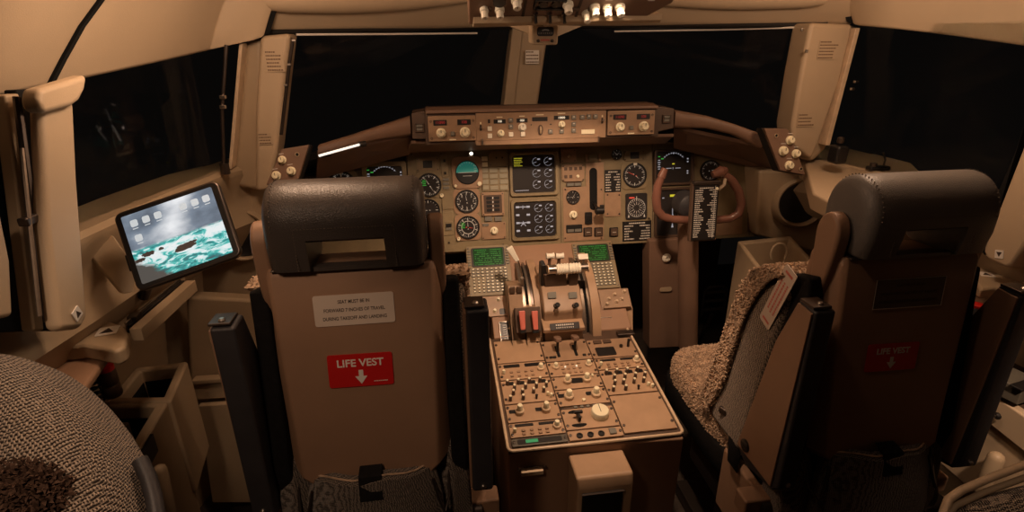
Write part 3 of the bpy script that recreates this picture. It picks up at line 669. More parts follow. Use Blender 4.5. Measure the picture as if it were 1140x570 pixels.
# --- annunciators, switches and small modules
T, W, H = plate_thing(MP, 'marker_readout', 'small module with a black window above the green-digit radio gauge', 'readout', 463, 175, 489, 191, 'panel')
mb = MB(); mb.box(0, 0, .0065, W*.40, H*.5, .001); mb.build('window', 'black', T); mb = MB(); mb.frame(0, 0, W*.72, H*.72, .0015, .006, .008); mb.build('window_frame', 'plate', T)
T, W, H = plate_thing(MP, 'switch_strip', 'narrow vertical strip with two dark switches left of the teal horizon ball', 'switch panel', 491, 172, 499, 197, 'panel', screws=False)
for y in (.22, -.33): mb = MB(); mb.box(0, H*y, .008, .008, .010, .006); mb.build('switch', 'black', T, bevel=.001)
T, W, H = plate_thing(MP, 'annunciator_lights', 'three stacked grey light caps left of the ring-of-numerals gauge', 'annunciator', 492, 197, 501, 212, 'panel', screws=False)
for i in range(3): mb = MB(); mb.box(0, H*(.3-.3*i), .007, W*.75, H*.2, .004); mb.build('light_cap', 'greykey', T, bevel=.0008)
T, W, H = plate_thing(MP, 'annunciator_column', 'single column of light caps, its top two glowing pale, right of the horizon ball', 'annunciator', 536, 174, 544, 213, 'panel', screws=False)
for i in range(6): mb = MB(); mb.box(0, H*(.43-.165*i), .007, W*.8, H*.125, .004); mb.build('light_cap', 'cream' if i < 2 else 'olive', T, bevel=.0008)
T, W, H = plate_thing(MP, 'annunciator_block', 'block of square light caps in a grid, between the horizon ball and the engine screens', 'annunciator', 544, 186, 566, 213, 'panel', screws=False)
for i in range(4):
    for j in range(2): mb = MB(); mb.box(W*(-.25+.5*j), H*(.37-.24*i), .007, W*.40, H*.17, .004); mb.build('light_cap', 'olive', T, bevel=.0008)
T, W, H = plate_thing(MP, 'selector_plate', 'plain plate with two small dark holes above the grid of light caps', 'plate', 544, 168, 566, 185, 'panel')
for x in (-.12, .18): MB().cyl(W*x, H*.05, .005, .0075, .0034, 10).build('hole_ring', 'black', T)
T, W, H = plate_thing(MP, 'indicator_block', 'square framed window with rows of black shutters and white dividers', 'indicator', 536, 214, 561, 240, 'plate', th=.010)
mb = MB(); mb.prism(rrect(W*.8, H*.78, .003), .009, .0105); mb.build('recess', 'darkbrown', T)
for i in range(4):
    for j in (-1, 1): mb = MB(); mb.box(W*.17*j, H*(.26-.17*i), .0115, W*.24, H*.12, .002); mb.build('shutter', 'black', T)
    mb = MB(); mb.box(0, H*(.26-.17*i), .0115, W*.04, H*.08, .002); mb.build('divider', 'markw', T)
knob(T, W*.40, -H*.42, .0035, .008, skirt=False, pointer=False)
for x, lb in ((543.5, 'left of the two small grey lights above the copper selector plate'), (554.5, 'right of the two small grey lights above the copper selector plate')):
    T, W, H = plate_thing(MP, 'indicator_light', lb, 'light', x-4, 241, x+4, 246, 'greykey', th=.008, screws=False, r=.001)
T, W, H = plate_thing(MP, 'brake_selector', 'copper-coloured plate with a single cream rotary knob left of the lower engine screen', 'selector', 536, 247.5, 563, 266, 'plate')
knob(T, W*.02, 0, .0115, .02); 
mb = MB(); mb.box(-W*.32, H*.38, .0075, W*.25, H*.16, .004); mb.build('light_cap', 'greykey', T, bevel=.001)
T, W, H = plate_thing(MP, 'marker_switch', 'small black rocker in an upright strip left of the lower green-digit dial', 'switch', 495, 246, 504, 257, 'panel', screws=False)
mb = MB(); mb.box(0, .003, .008, W*.7, H*.35, .005); mb.build('rocker', 'black', T, bevel=.001); mb = MB(); mb.box(0, -.010, .007, W*.7, H*.22, .004); mb.build('light_cap', 'greykey', T)
T, W, H = plate_thing(MP, 'toggle_plate', 'plate with one metal toggle right of the upper engine screen', 'switch panel', 624, 166, 641, 181, 'plate')
mb = MB(); mb.tube([(0, -.004, .005), (0, 0, .016)], [.003, .0045], 8); mb.build('toggle', 'cream', T)
T, W, H = plate_thing(MP, 'engine_light_block', 'rounded copper plate with square lights and a pale knob beside the upper engine screen', 'light panel', 625, 183, 650, 202, 'plate', th=.009, r=.012)
for i in range(4): mb = MB(); mb.box(W*(-.33+.22*i), H*.26, .010, W*.13, H*.18, .003); mb.build('light_cap', 'darkbrown', T, bevel=.0006)
for i in range(2): mb = MB(); mb.box(W*(-.33+.22*i), -H*.2, .010, W*.13, H*.18, .003); mb.build('light_cap', 'darkbrown', T, bevel=.0006)
knob(T, W*.2, -H*.2, .0062, .014, skirt=False, pointer=False)
T, W, H = plate_thing(MP, 'twin_lamp', 'pair of joined grey lamp caps under the rounded copper plate', 'lamp', 630, 203, 647, 207.5, 'darkbrown', screws=False)
for s_ in (-1, 1): mb = MB(); mb.box(s_*W*.24, 0, .008, W*.42, H*.7, .004); mb.build('light_cap', 'greykey', T)
a, b, W, H = MP.box(632, 233, 644, 245); T = thing('pressure_knob', 'cream lobed knob below the small brake gauge', 'knob', MP.mat(a, b)); knob(T, 0, 0, .0115, .022)
T, W, H = plate_thing(MP, 'twin_readout', 'two stacked dark slots below the cream lobed knob', 'readout', 630, 250, 648, 259, 'black', screws=False)
for i in (-1, 1): mb = MB(); mb.box(i*W*.23, -H*.2, .007, W*.4, H*.35, .002); mb.build('slot_face', 'greykey', T)
T, W, H = plate_thing(MP, 'rocker_switch', 'tall black rocker switch between the cream knob and the gear lever', 'switch', 650.5, 236, 658.5, 249, 'black', th=.012, screws=False)
mb = MB(); mb.box(0, 0, .013, W*.6, H*.5, .004); mb.build('rocker', 'black', T, bevel=.002)
for x, lb in ((654, 'first black square push button under the rocker switch'), (666, 'middle black square push button under the landing gear lever'), (683, 'black square push button below the blank panel')):
    T, W, H = plate_thing(MP, 'push_button', lb, 'button', x-5, 253, x+5, 263.5, 'black', th=.004, screws=False)
    mb = MB(); mb.prism(rrect(W*.75, H*.75, .002), .004, .011); mb.build('button_cap', 'darkbrown', T, bevel=.001)
    mb = MB(); mb.box(0, 0, .0113, W*.4, .0015, .0006); mb.build('caption', 'dimmark', T)
T, W, H = plate_thing(MP, 'gear_lights', 'pair of greenish light caps with a dark frame above the landing gear slot', 'annunciator', 651, 171, 668, 180, 'panel', screws=False)
for s_ in (-1, 1): mb = MB(); mb.box(s_*W*.42, 0, .010, W*.14, H*.9, .008); mb.build('guard', 'plate', T, bevel=.001)
mb = MB(); mb.box(0, 0, .008, W*.55, H*.6, .004); mb.build('light_cap', 'olive', T, bevel=.001)
T, W, H = plate_thing(MP, 'flap_readout', 'small framed black window above the large red-needle gauge', 'readout', 694, 167, 717, 179, 'panel', r=.012)
mb = MB(); mb.box(W*.02, 0, .0065, W*.42, H*.62, .001); mb.build('window', 'black', T)
# landing gear lever
a, b, W, H = MP.box(656, 187, 664.5, 234); T = thing('landing_gear_lever', 'black landing gear lever at the bottom of its tall black slot', 'lever', MP.mat(a, b))
mb = MB(); mb.prism(rrect(W, H, W*.48, 6), .003, .0045); mb.build('slot', 'rubber', T); 
mb = MB(); mb.tube([(0, -H*.30, 0), (0, -H*.40, .04), (.004, -H*.46, .065)], [.004, .005, .005], 10); mb.build('lever_arm', 'black', T)
mb = MB(); mb.m = Matrix.Translation((.004, -H*.48, .07)) @ Matrix.Rotation(pi/2, 4, 'Y'); mb.lathe([(.006, -.018), (.014, -.014), (.014, .014), (.006, .018)], 18); mb.build('wheel_knob', 'black', T)
mb = MB(); mb.box(.018, -H*.40, .055, .016, .014, .012); mb.build('trigger', 'black', T, bevel=.003)

# text placards on the panel
def text_placard(F, x0, y0, x1, y1, rows, label, cols=2, mat='dimmark', z=0, title=True, plate='black', name='placard', seed=1):
    rd = random.Random(seed)
    a, b, W, H = F.box(x0, y0, x1, y1); T = thing(name, label, 'placard', F.mat(a, b, z))
    mb = MB(); mb.prism(rrect(W, H, .002), 0, .0025); mb.build('placard_plate', plate, T, smooth=False)
    mb = MB(); rh = H*.92/rows
    for i in range(rows):
        y = H*.46-rh*(i+.5)
        spans = [(-.28, .28)] if (title and i == 0) else [(-.44, -.44+.88/cols*rd.uniform(.35, .9)), (.44-.88/cols*rd.uniform(.3, .85), .44)] if cols == 2 else [(-.45, rd.uniform(-.1, .45))]
        for s0, s1 in spans:
            x = s0*W
            while x < s1*W-.001:
                l = rd.uniform(.002, .0075); l = min(l, s1*W-x); mb.box(x+l/2, y, .0028, l, rh*.42, .0005); x += l+.0016
    mb.build('lettering', mat, T, smooth=False); return T
text_placard(MP, 673, 189, 691, 214, 8, 'upright black speed placard in two columns right of the gear slot', seed=2)
text_placard(MP, 693, 246, 725, 268, 7, 'wide black placard with rows of white print below the compass gauge', cols=2, seed=5, title=True)
# far right small panels
for (x, y, lb) in ((837, 205, 'upper of the two dim round knobs at the far right of the panel'), (837, 219.5, 'lower of the two dim round knobs at the far right of the panel')):
    p = MP.hit(x, y); T = thing('rotary_selector', lb, 'knob', MP.mat(p.x, p.y)); knob(T, 0, 0, .012, .018, mat='shell2')
T, W, H = plate_thing(MP, 'slot_selector', 'upright plate with three black slots at the right end of the panel', 'selector', 832, 228, 845, 258, 'darkbrown')
for i in range(3): mb = MB(); mb.box(0, H*(.3-.3*i), .007, W*.62, H*.2, .003); mb.build('slot', 'black', T)
T, W, H = plate_thing(MP, 'jack_panel', 'small square plate with two dark round jacks at the right edge of the panel', 'panel', 850, 228, 865, 257, 'darkbrown')
for i in (-1, 1): mb = MB(); mb.ring(0, i*H*.22, .006, .009, .006, .010); mb.build('jack', 'black', T)
T = wthing('foot_light_strip', 'pale strip light under the bottom edge of the main panel', 'light', AY(700, 270, 1.90))
p, q = AY(673, 270, 1.93), AY(727, 267.5, 1.93); mb = MB(); mb.tube([p, q], .006, 10); mb.build('light_tube', 'trim', T)
mb = MB(); mb.tube([AY(455, 284, 1.97), AY(520, 280, 1.97), AY(524, 280, 1.97)], .006, 8); mb.build('lip', 'shell2', T)

# ================================================================== GLARESHIELD
GS = Frame(AY(600, 140, 1.80), (1, 0, 0), (0, -1, .10))
T = wthing('glareshield', 'dark brown glareshield hood with a flat nose across the top of the panel', 'glareshield', AY(600, 150, 1.85))
def gpt(x, y, h=0): q = GS.hit(x, y, h); return GS.m @ V((q.x, q.y, h))
fw = V((0, .12, .004))
sheet('nose', 'darkbrown', [gpt(473, 124), gpt(735, 118), gpt(733, 152), gpt(531, 158), (gpt(474, 162))], fw, .003, T)
sheet('top_lip', 'glare', [gpt(473, 123, .012), gpt(540, 121.5, .012), gpt(733, 117.5, .012), gpt(734, 121, .012), gpt(474, 127, .012)], (0, .05, .005), .003, T)
sheet('ledge', 'plate', [gpt(529, 156.5, .01), gpt(666, 152.5, .01), gpt(667, 158.5, .01), gpt(530, 162, .01)], (0, .03, 0), .002, T)
p = gpt(537, 158, .018); mb = MB(); mb.box(p.x, p.y, p.z, .006, .006, .02); mb.build('ledge_stop', 'steel', T)
p = gpt(666.5, 155, .018); mb = MB(); mb.box(p.x, p.y, p.z, .004, .006, .02); mb.build('ledge_stop', 'steel', T)
# upper deck, sloping away to the windshield
dk = [gpt(474, 124)+V((0, .0, 0)), gpt(735, 118), V((.16, 2.45, 1.16)), V((-.16, 2.45, 1.16))]
sheet('deck', 'rubber', dk, (0, 0, -.02), 0, T)
dl = [gpt(473, 127)+V((0,.09,-.01)), AY(352, 169, 1.66)+V((0,.08,-.01)), V((-1.05, 1.95, 1.14)), V((-.16, 2.45, 1.16))]
sheet('deck', 'rubber', dl, (0, 0, -.02), 0, T)
dr = [gpt(735, 121)+V((0,.09,-.01)), AY(850, 154, 1.66)+V((0,.08,-.01)), V((1.05, 1.95, 1.12)), V((.16, 2.45, 1.16))]
sheet('deck', 'rubber', dr, (0, 0, -.02), 0, T)
# padded wings
def wing(pts, name='wing_pad', mat='glare'):
    rr = []
    for (x, yt, yb, Y) in pts:
        a, b = AY(x, yt, Y), AY(x, yb, Y); c = (a+b)/2; h = (a-b).length/2; ring = []
        for k in range(14):
            t = 2*pi*k/14; ct, st = cos(t), sin(t)
            ring.append(tuple(c+V((0, .028*(abs(ct)**.6)*(1 if ct > 0 else -1)+.03, 0))+V((0, 0, 1))*h*(abs(st)**.6)*(1 if st > 0 else -1)))
        rr.append(ring)
    mb = MB(); mb.loft(rr); return mb.build(name, mat, T)
wing([(457, 130, 152, 1.80), (420, 142, 157, 1.76), (390, 152, 164, 1.72), (354, 163, 173, 1.66)])
wing([(752, 123, 143, 1.80), (790, 130, 144, 1.76), (820, 139, 151, 1.72), (850, 150, 166, 1.66)])
for (a_, b_, c_, d_) in (((460, 152), (456, 172), (352, 200), (354, 172)), ((750, 143), (750, 165), (862, 192), (850, 165))):
    sheet('underside', 'glare', [AY(*a_, 1.84), AY(*b_, 1.93), AY(*c_, 1.93), AY(*d_, 1.72)], (0, .0, .012), 0, T)
sheet('underside', 'glare', [AY(458, 160, 1.82), AY(452, 170, 1.94), AY(740, 160, 1.94), AY(750, 152, 1.82)], (0, 0, .01), 0, T)
for pts, px in (([gpt(458, 126), gpt(473, 123.5), gpt(476, 155), gpt(459, 155)], 467), ([gpt(733, 118), gpt(751, 121), gpt(750, 143), gpt(732, 147)], 742)):
    sheet('end_block', 'darkbrown', pts, (0, .09, 0), .003, T)
for x, y, lb in ((467, 142, 'square caution light at the left end of the glareshield nose'), (742, 132, 'square caution light at the right end of the glareshield nose')):
    a, b = GS.hit(x, y, .001); Q = thing('caution_light', lb, 'light', GS.mat(a, b, .001)); s_ = .030
    mb = MB(); mb.frame(0, 0, s_, s_*.95, .004, 0, .006); mb.build('frame', 'darkbrown', Q, bevel=.001)
    for k in (-1, 1): mb = MB(); mb.box(0, k*.0055, .003, s_*.65, .008, .004); mb.build('lens', 'greykey', Q, bevel=.0008)
Q = wthing('map_light_tube', 'short white fluorescent strip glowing under the left glareshield wing', 'light', AY(378, 168, 1.69))
mb = MB(); mb.tube([AY(355, 173.5, 1.63), AY(400, 161, 1.69)], .0035, 10); mb.build('tube', 'tube', Q)
mb = MB(); mb.tube([AY(400, 161, 1.69), AY(407, 160, 1.70)], .009, 10); mb.build('end_socket', 'black', Q)
p = MP.hit(524.5, 171); Q = thing('reading_lamp', 'tiny bright round lamp under the glareshield above the horizon ball', 'lamp', MP.mat(p.x, p.y, .0))
mb = MB(); mb.lathe([(.006, 0), (.0055, .010), (.003, .013)], 14); mb.build('bulb', 'lamp', Q); mb = MB(); mb.ring(0, 0, 0, .008, .006, .009); mb.build('socket', 'black', Q)

# --- units in the glareshield nose
def unit(name, label, x0, y0, x1, y1, cat, group=None):
    a, b, W, H = GS.box(x0, y0, x1, y1, .004); Q = thing(name, label, cat, GS.mat(a, b, .002), group)
    mb = MB(); mb.prism(rrect(W, H, .003), 0, .010); mb.build('face_plate', 'plate', Q, bevel=.0015); return Q, W, H
def loc(x, y, x0, y0, x1, y1, W, H): return ((x-(x0+x1)/2)/(x1-x0)*W, ((y0+y1)/2-y)/(y1-y0)*H)
def readout(Q, x, y, w, h, s, mat='digit', size=None, z=.010):
    mb = MB(); mb.prism(rrect(w, h, .001, cx=x, cy=y), z, z+.001); o = mb.build('readout_window', 'black', Q)
    if s: text(s, size or h*.72, mat, o, x, y, z+.0014, name='digits', bold=.0002)
def pbutton(Q, x, y, s, mat='cream', z=.010, name='push_button', h=.006):
    mb = MB(); mb.prism(rrect(s, s, s*.12, cx=x, cy=y), z, z+h); return mb.build(name, mat, Q, bevel=.0008)
for bx, lb in (((477, 129, 530, 157), 'left end radio tuning unit in the glareshield, next to the left caution light'), ((676, 123, 728, 150), 'right end radio tuning unit in the glareshield, next to the right caution light')):
    Q, W, H = unit('tuning_unit', lb, *bx, 'control unit')
    for sx, s in ((-.25, '11090'), (.25, '108')): readout(Q, W*sx, H*.24, W*.28, H*.22, s, 'dimred')
    knob(Q, -W*.24, -H*.16, .0115, .020, z=.010); knob(Q, W*.26, -H*.16, .0125, .022, z=.010)
    pbutton(Q, 0, -H*.2, .013, 'greykey'); mb = MB(); mb.box(0, -H*.44, .0103, W*.14, H*.05, .0008); mb.build('caption', 'cream', Q)
    for sx in (-1, 1):
        for sy in (-.38, .3): MB().ring(sx*W*.44, sy*H, .010, .0115, .0022, .0038, 12).build('fastener', 'darksteel', Q)
        mb = MB(); mb.box(sx*W*.38, H*.22, .0103, .0015, H*.2, .0008); mb.build('caption', 'cream', Q)
bx = (531, 124.5, 675, 155); Q, W, H = unit('mode_control_panel', 'long autopilot control panel with digit windows in the middle of the glareshield', *bx, 'control panel')
L_ = lambda x, y: loc(x, y, *bx, W, H)
for x, y, w_, s in ((556.5, 134, 13, '100'), (581, 133.5, 12, '000'), (600.5, 132.5, 17, ''), (624.5, 131.5, 17, '10000')):
    px, py = L_(x, y); readout(Q, px, py, W*w_/144, H*.15, s); mb = MB(); mb.box(px, py+H*.155, .0103, W*w_/144*.5, H*.03, .0006); mb.build('caption', 'cream', Q, smooth=False)
for x, y, r in ((557.5, 147, .0085), (624.8, 139, .0085)): px, py = L_(x, y); knob(Q, px, py, r, .018, z=.010)
px, py = L_(581, 141); knob(Q, px, py, .010, .016, z=.010, mat='ivory'); mb = MB(); mb.ticks(px, py, .012, .014, 12, .001, z=.0103); mb.build('dial_ring', 'cream', Q)
px, py = L_(601, 144.5); mb = MB(); mb.prism([(px+.009*cos(t), py+.017*sin(t)) for t in [2*pi*i/20 for i in range(20)]], .010, .013); mb.build('wheel_recess', 'darkbrown', Q)
mb = MB(); mb.m = Matrix.Translation((px, py, .011)) @ Matrix.Rotation(pi/2, 4, 'Y'); mb.lathe([(.012, -.003), (.0135, 0), (.012, .003)], 24, flute=.08); mb.build('thumbwheel', 'shell2', Q)
for x, y, m_ in ((545.5, 141.5, 'ivory'), (545.5, 149.5, 'ivory'), (568.5, 133, 'greykey'), (568.5, 140, 'greykey'), (568.5, 148.5, 'ivory'), (581.5, 148.5, 'ivory'), (612, 146.5, 'greykey'), (638, 131.5, 'greykey'), (638, 139, 'greykey'), (638, 146, 'greykey'), (624.5, 146.5, 'greykey'), (647.5, 131.5, 'greykey'), (655, 131, 'greykey'), (662.5, 131, 'greykey')):
    px, py = L_(x, y); o = pbutton(Q, px, py, .0145, m_)
    if m_ == 'greykey': mb = MB(); mb.box(px, py+.002, .0163, .006, .003, .0006); mb.build('caption', 'dimmark', o, smooth=False)
for x, y in ((536, 140.5), (670.5, 136)):
    px, py = L_(x, y); mb = MB(); mb.box(px, py, .0105, .006, .018, .001); mb.build('switch_slot', 'black', Q)
    mb = MB(); mb.tube([(px, py-.003, .010), (px, py+.002, .024)], [.003, .0038], 8); mb.build('toggle', 'darksteel', Q)
    mb = MB(); mb.box(px, py+.015, .0103, .004, .006, .0006); mb.build('caption', 'cream', Q)
px, py = L_(654.5, 148); mb = MB(); mb.prism(rrect(.046, .015, .001, cx=px, cy=py), .010, .013); mb.build('disengage_bar', 'cream', Q, bevel=.001)
px, py = L_(545, 133.5); mb = MB(); mb.box(px, py, .0108, .006, .012, .0015); mb.build('switch_slot', 'black', Q)
for x in (612, 675-62, 591, 545.5):
    px, py = L_(x, 138.5); MB().cyl(px, py, .010, .0115, .0022, 8).build('fastener', 'darksteel', Q)

# ================================================================== CORNER KNOB PANELS by the posts
def corner_panel(label, px, knobs_, holes, base_px):
    Y = 1.62; o = AY(*px[0], Y); u = AY(*px[1], Y)-o; vv = AY(*px[3], Y-.02)-o; F = Frame(o, u, u.cross(vv)*(-1))
    if F.n.y > 0: F = Frame(o, u, -F.n)
    c = F.hit(sum(p[0] for p in px)/4, sum(p[1] for p in px)/4); T = thing('corner_control_panel', label, 'control panel', F.mat(c.x, c.y))
    P = [tuple(F.hit(x, y)-c) for x, y in px]
    mb = MB(); mb.prism(P, -.012, 0); mb.build('face_plate', 'glare', T, bevel=.0025)
    mb = MB(); mb.prism([(x*1.04, y*1.03) for x, y in P], -.05, -.012); mb.build('housing', 'black', T, bevel=.006)
    for x, y, r in knobs_:
        q = F.hit(x, y)-c; knob(T, q.x, q.y, r, .016, seg=20)
        mb = MB(); mb.box(q.x, q.y+r*2, .0003, r*1.6, .0018, .0006); mb.build('caption', 'dimmark', T, smooth=False)
    for x, y in holes:
        q = F.hit(x, y)-c; mb = MB(); mb.ring(q.x, q.y, 0, .003, .0045, .0065, 16); mb.build('hole_ring', 'shell2', T); MB().cyl(q.x, q.y, 0, .001, .0045, 14).build('hole', 'rubber', T)
    return T
corner_panel('brown knob panel at the foot of the left windshield post', [(313, 166), (344, 161), (331, 203), (296, 206)], [(314.5, 178, .0085), (324.5, 190.5, .0095), (308, 195.5, .0095)], [(331, 172)], None)
corner_panel('brown knob panel at the foot of the right windshield post', [(851, 143), (877, 143), (897, 195), (869, 190)], [(879, 156, .0105), (871.5, 168, .0115), (885.5, 171, .0105), (878, 184, .011)], [(864, 151), (891.5, 188)], None)

# ================================================================== OVERHEAD PANEL
OH = Frame(AY(612, 16, 1.30), (1, 0, 0), (0, -.55, -.83))
def oh(x, y): return OH.hit(x, y)
T = OHT = thing('overhead_panel', 'dark overhead switch panel whose lower edge hangs into the top of the view', 'overhead panel', OH.m.copy())
P = [oh(527, 26), oh(712, 22), oh(735, 10)]; 
mb = MB(); mb.prism([(P[0].x-.01, P[0].y-.005), (P[1].x, P[1].y-.005), (P[2].x+.02, P[2].y+.02), (P[2].x+.05, .45), (P[0].x-.03, .45)], -.06, 0); mb.build('face_plate', 'glare', T, bevel=.003)
for x in (583, 643): q = oh(x, 12); mb = MB(); mb.box(q.x, q.y+.1, .001, .006, .26, .002); mb.build('panel_gap', 'ink', T, smooth=False)
for i, x in enumerate((546, 572, 598, 612, 632, 655, 676, 694)): q = oh(x, 19); MB().cyl(q.x, q.y, 0, .002, .0035, 10).build('fastener', 'darksteel', T)
q = oh(612, 4); mb = MB(); mb.frame(q.x, q.y, .07, .032, .004, 0, .006); mb.build('gauge_frame', 'black', T, bevel=.001)
for s_ in (-1, 1): mb = MB(); mb.cyl(q.x+s_*.014, q.y, .001, .004, .010, 20); mb.build('round_indicator', 'black', T)
for k, x in enumerate((535, 551, 567, 590, 606, 620, 634, 650, 668, 684, 700, 714)):
    q = oh(x, 2+4*(k % 3)); mb = MB(); mb.box(q.x+.012, q.y+.03, .0008, .016, .0025, .001); mb.build('caption', 'dimmark', T, smooth=False)
q = oh(556, 1); mb = MB(); mb.cyl(q.x, q.y, .001, .006, .014, 20); mb.build('round_indicator', 'black', T)
for x in (542, 640, 660): q = oh(x, 9); mb = MB(); mb.box(q.x, q.y, .003, .022, .009, .005); mb.build('light_cap', 'darkbrown', T, bevel=.001)
def oknob(x, y, lb, r=.010, h=.030, nm='rotary_selector', mat='ivory'):
    q = oh(x, y); Q = thing(nm, lb, 'knob', OH.mat(q.x, q.y), 'cream knobs along the lower edge of the overhead panel'); knob(Q, 0, 0, r*.82, h*.8, mat=mat); return Q
for x, y, lb, r in ((539, 10, 'leftmost cream knob hanging from the overhead panel', .009), (556, 10, 'second cream knob from the left on the overhead panel', .010), (575, -1, 'half-cut cream knob left of the overhead gauge frame', .011),
                    (632, 4, 'cream pointed knob right of the overhead gauge frame', .011), (653, 14, 'low cream knob tilted toward the windshield on the overhead panel', .010), (662, 7, 'first of three cream knobs in the right row of the overhead panel', .0105),
                    (676, 8, 'middle of three cream knobs in the right row of the overhead panel', .010), (690, 7, 'last of three cream knobs in the right row of the overhead panel', .0105)): oknob(x, y, lb, r)
for x, lb in ((596, 'left black toggle over the standby compass'), (612, 'middle black toggle over the standby compass'), (628, 'right black toggle over the standby compass')):
    q = oh(x, 15); Q = thing('toggle_switch', lb, 'switch', OH.mat(q.x, q.y)); mb = MB(); mb.lathe([(.006, 0), (.006, .005), (.003, .006)], 10); mb.build('nut', 'darksteel', Q)
    mb = MB(); mb.tube([(0, 0, .004), (0, -.004, .022)], [.0028, .004], 8); mb.build('bat', 'black', Q)
p0_, p1_ = AY(527, 25, 1.315), AY(735, 21, 1.315); mb = MB(); mb.loft([[tuple(q_+V((0, dy, dz))) for dy, dz in ((-.012, .010), (-.008, -.002), (.0, -.007), (.02, -.008), (.04, .0), (.04, .02))] for q_ in (p0_, p1_)])
o = mb.build('front_lip', 'shell', OHT); o.matrix_parent_inverse = OHT.matrix_basis.inverted()
# standby compass
c = AY(607, 38, 1.42); F = Frame(c, (1, 0, 0), (0, -1, -.08)); T = thing('standby_compass', 'beige standby compass box hanging below the overhead panel', 'compass', F.m.copy())
a, b, W, H = F.box(593, 27, 622, 51.5)
mb = MB(); out = rrect(W, H, .006, 4); mb.prism(out, -.055, 0, 1.0); mb.build('housing', 'shell', T, bevel=.004)
mb = MB(); mb.prism(rrect(W*.64, H*.42, .006, cx=0, cy=H*.12), -.001, .0015); mb.build('compass_window', 'crt', T)
mb = MB(); mb.ticks(0, -H*.25, H*.42, H*.48, 9, .001, 70, 115, .002)
for i in range(7): mb.seg(-W*.25+W*.083*i, H*.02, -W*.25+W*.083*i, H*.07, .001, .002)
mb.build('card_marks', 'dimmark', T, smooth=False)
for s_ in (-1, 1): mb = MB(); mb.lathe([(.004, 0), (.004, .004), (.002, .005)], 12, s_*W*.27, -H*.30); mb.build('adjusting_screw', 'darksteel', T)
mb = MB(); mb.box(0, -H*.27, .0004, W*.34, H*.09, .0006); mb.build('red_lettering', 'pinkred', T, smooth=False)
mb = MB(); mb.lathe([(.007, 0), (.007, .008), (.004, .010)], 14, 0, H*.47); mb.build('lamp_cap', 'ivory', T)
for s_, xx in ((-1, 567), (1, 648)):
    p0 = AY(xx, 29, 1.48); p1 = AY(600 if s_ < 0 else 617, 42, 1.46); p2 = AY(600 if s_ < 0 else 617, 28, 1.46)
    sheet('bracket', 'shell2', [p0, p1, p2], (0, .02, 0), 0, None).parent = T
for o in T.children:
    if o.name.startswith('bracket'): o.matrix_parent_inverse = T.matrix_basis.inverted()
# ================================================================== PEDESTAL
s8, c8 = sin(radians(8)), cos(radians(8))
DK = Frame(AZ(660, 492, .53), (1, 0, 0), (0, -s8, c8))
T = thing('centre_pedestal', 'tan centre pedestal with a worn cream rim, standing between the two seats', 'pedestal', Matrix.Translation((0, 1.4, 0))); WORLD.add(T); PEDT = T
def dk(x, y, h=0): q = DK.hit(x, y); return DK.m @ V((q.x, q.y, h))
outl = [dk(565, 500), dk(762, 486), dk(700, 368), dk(545, 376)]
top = [p.copy() for p in outl]
mb = MB(); bot = [V((p.x*.98, p.y, 0)) for p in top]; top2 = [p-V((0, 0, .006)) for p in top]
mb.loft([[tuple(p) for p in bot], [tuple(p) for p in top2]]); mb.build('body', 'backshell', T, bevel=.006)
mb = MB(); pts = []
q0 = [DK.i @ p for p in outl]
a0 = q0[0]; W_ = (q0[1]-q0[0]).length
xl, xr = (q0[0].x+q0[3].x)/2, (q0[1].x+q0[2].x)/2; yb, yt = (q0[0].y+q0[1].y)/2, (q0[2].y+q0[3].y)/2
mb.m = DK.m.copy(); mb.tube([(xl, yt, .002), (xl, yb+.012, .002), (xl+.004, yb+.004, .002), (xl+.012, yb, .002), (xr-.012, yb, .002), (xr-.004, yb+.004, .002), (xr, yb+.012, .002), (xr, yt, .002)], .0045, 8)
mb.build('worn_rim', 'trim', T)
mb = MB(); mb.m = DK.m.copy(); mb.prism([(xl, yb), (xr, yb), (xr, yt), (xl, yt)], -.01, .0); mb.build('deck_base', 'darkbrown', T, smooth=False)
CW = (xr-xl-.02)/3; CX = [xl+.01+CW*(i+.5) for i in range(3)]
def dpanel(name, label, col, y0, y1, cat='radio panel', mat='ped', x=None, cols=1, th=.006, group=None):
    """unit in column col between the pixel rows y0 (far) and y1 (near)"""
    xm = {0: 590, 1: 645, 2: 700}[col]; a = DK.hit(xm, y0).y; b = DK.hit(xm, y1).y
    w = CW-.004; h = a-b-.003
    Q = thing(name, label, cat, DK.mat(CX[col], (a+b)/2, .001), group)
    mb = MB(); mb.prism(rrect(w, h, .003), 0, th); mb.build('face_plate', mat, Q, bevel=.001)
    for sx in (-1, 1):
        for i in range(2 if h > .04 else 1):
            yy = h*(.32 if i == 0 else -.32) if h > .04 else 0
            mb = MB(); mb.lathe([(.0042, th), (.0042, th+.003), (.0025, th+.0035)], 10, sx*(w/2-.006), yy); mb.build('fastener', 'darksteel', Q)
    return Q, w, h
def small_caps(Q, xs, ys, s=.009, mat='darkbrown', z=.006, capmat='dimmark'):
    for x in xs:
        for y in ys:
            mb = MB(); mb.prism(rrect(s*1.3, s, s*.3, cx=x, cy=y), z, z+.004); o = mb.build('key', mat, Q, bevel=.0008)
def win(Q, x, y, w, h, z=.006, mat='black'):
    mb = MB(); mb.prism(rrect(w, h, min(h, w)*.25, cx=x, cy=y), z, z+.001); return mb.build('display_window', mat, Q)
def tallknob(Q, x, y, r=.0085, h=.022, z=.006, mat='cream', two=True):
    mb = MB(); mb.lathe([(r*1.6, z), (r*1.6, z+h*.35), (r*1.35, z+h*.42)], 22, x, y, .05); k = mb.build('knob', 'trim' if two else mat, Q)
    mb = MB(); mb.lathe([(r, z+h*.40), (r*.95, z+h*.92), (r*.8, z+h)], 18, x, y, .05); mb.build('knob_cap', mat, k)
    return k
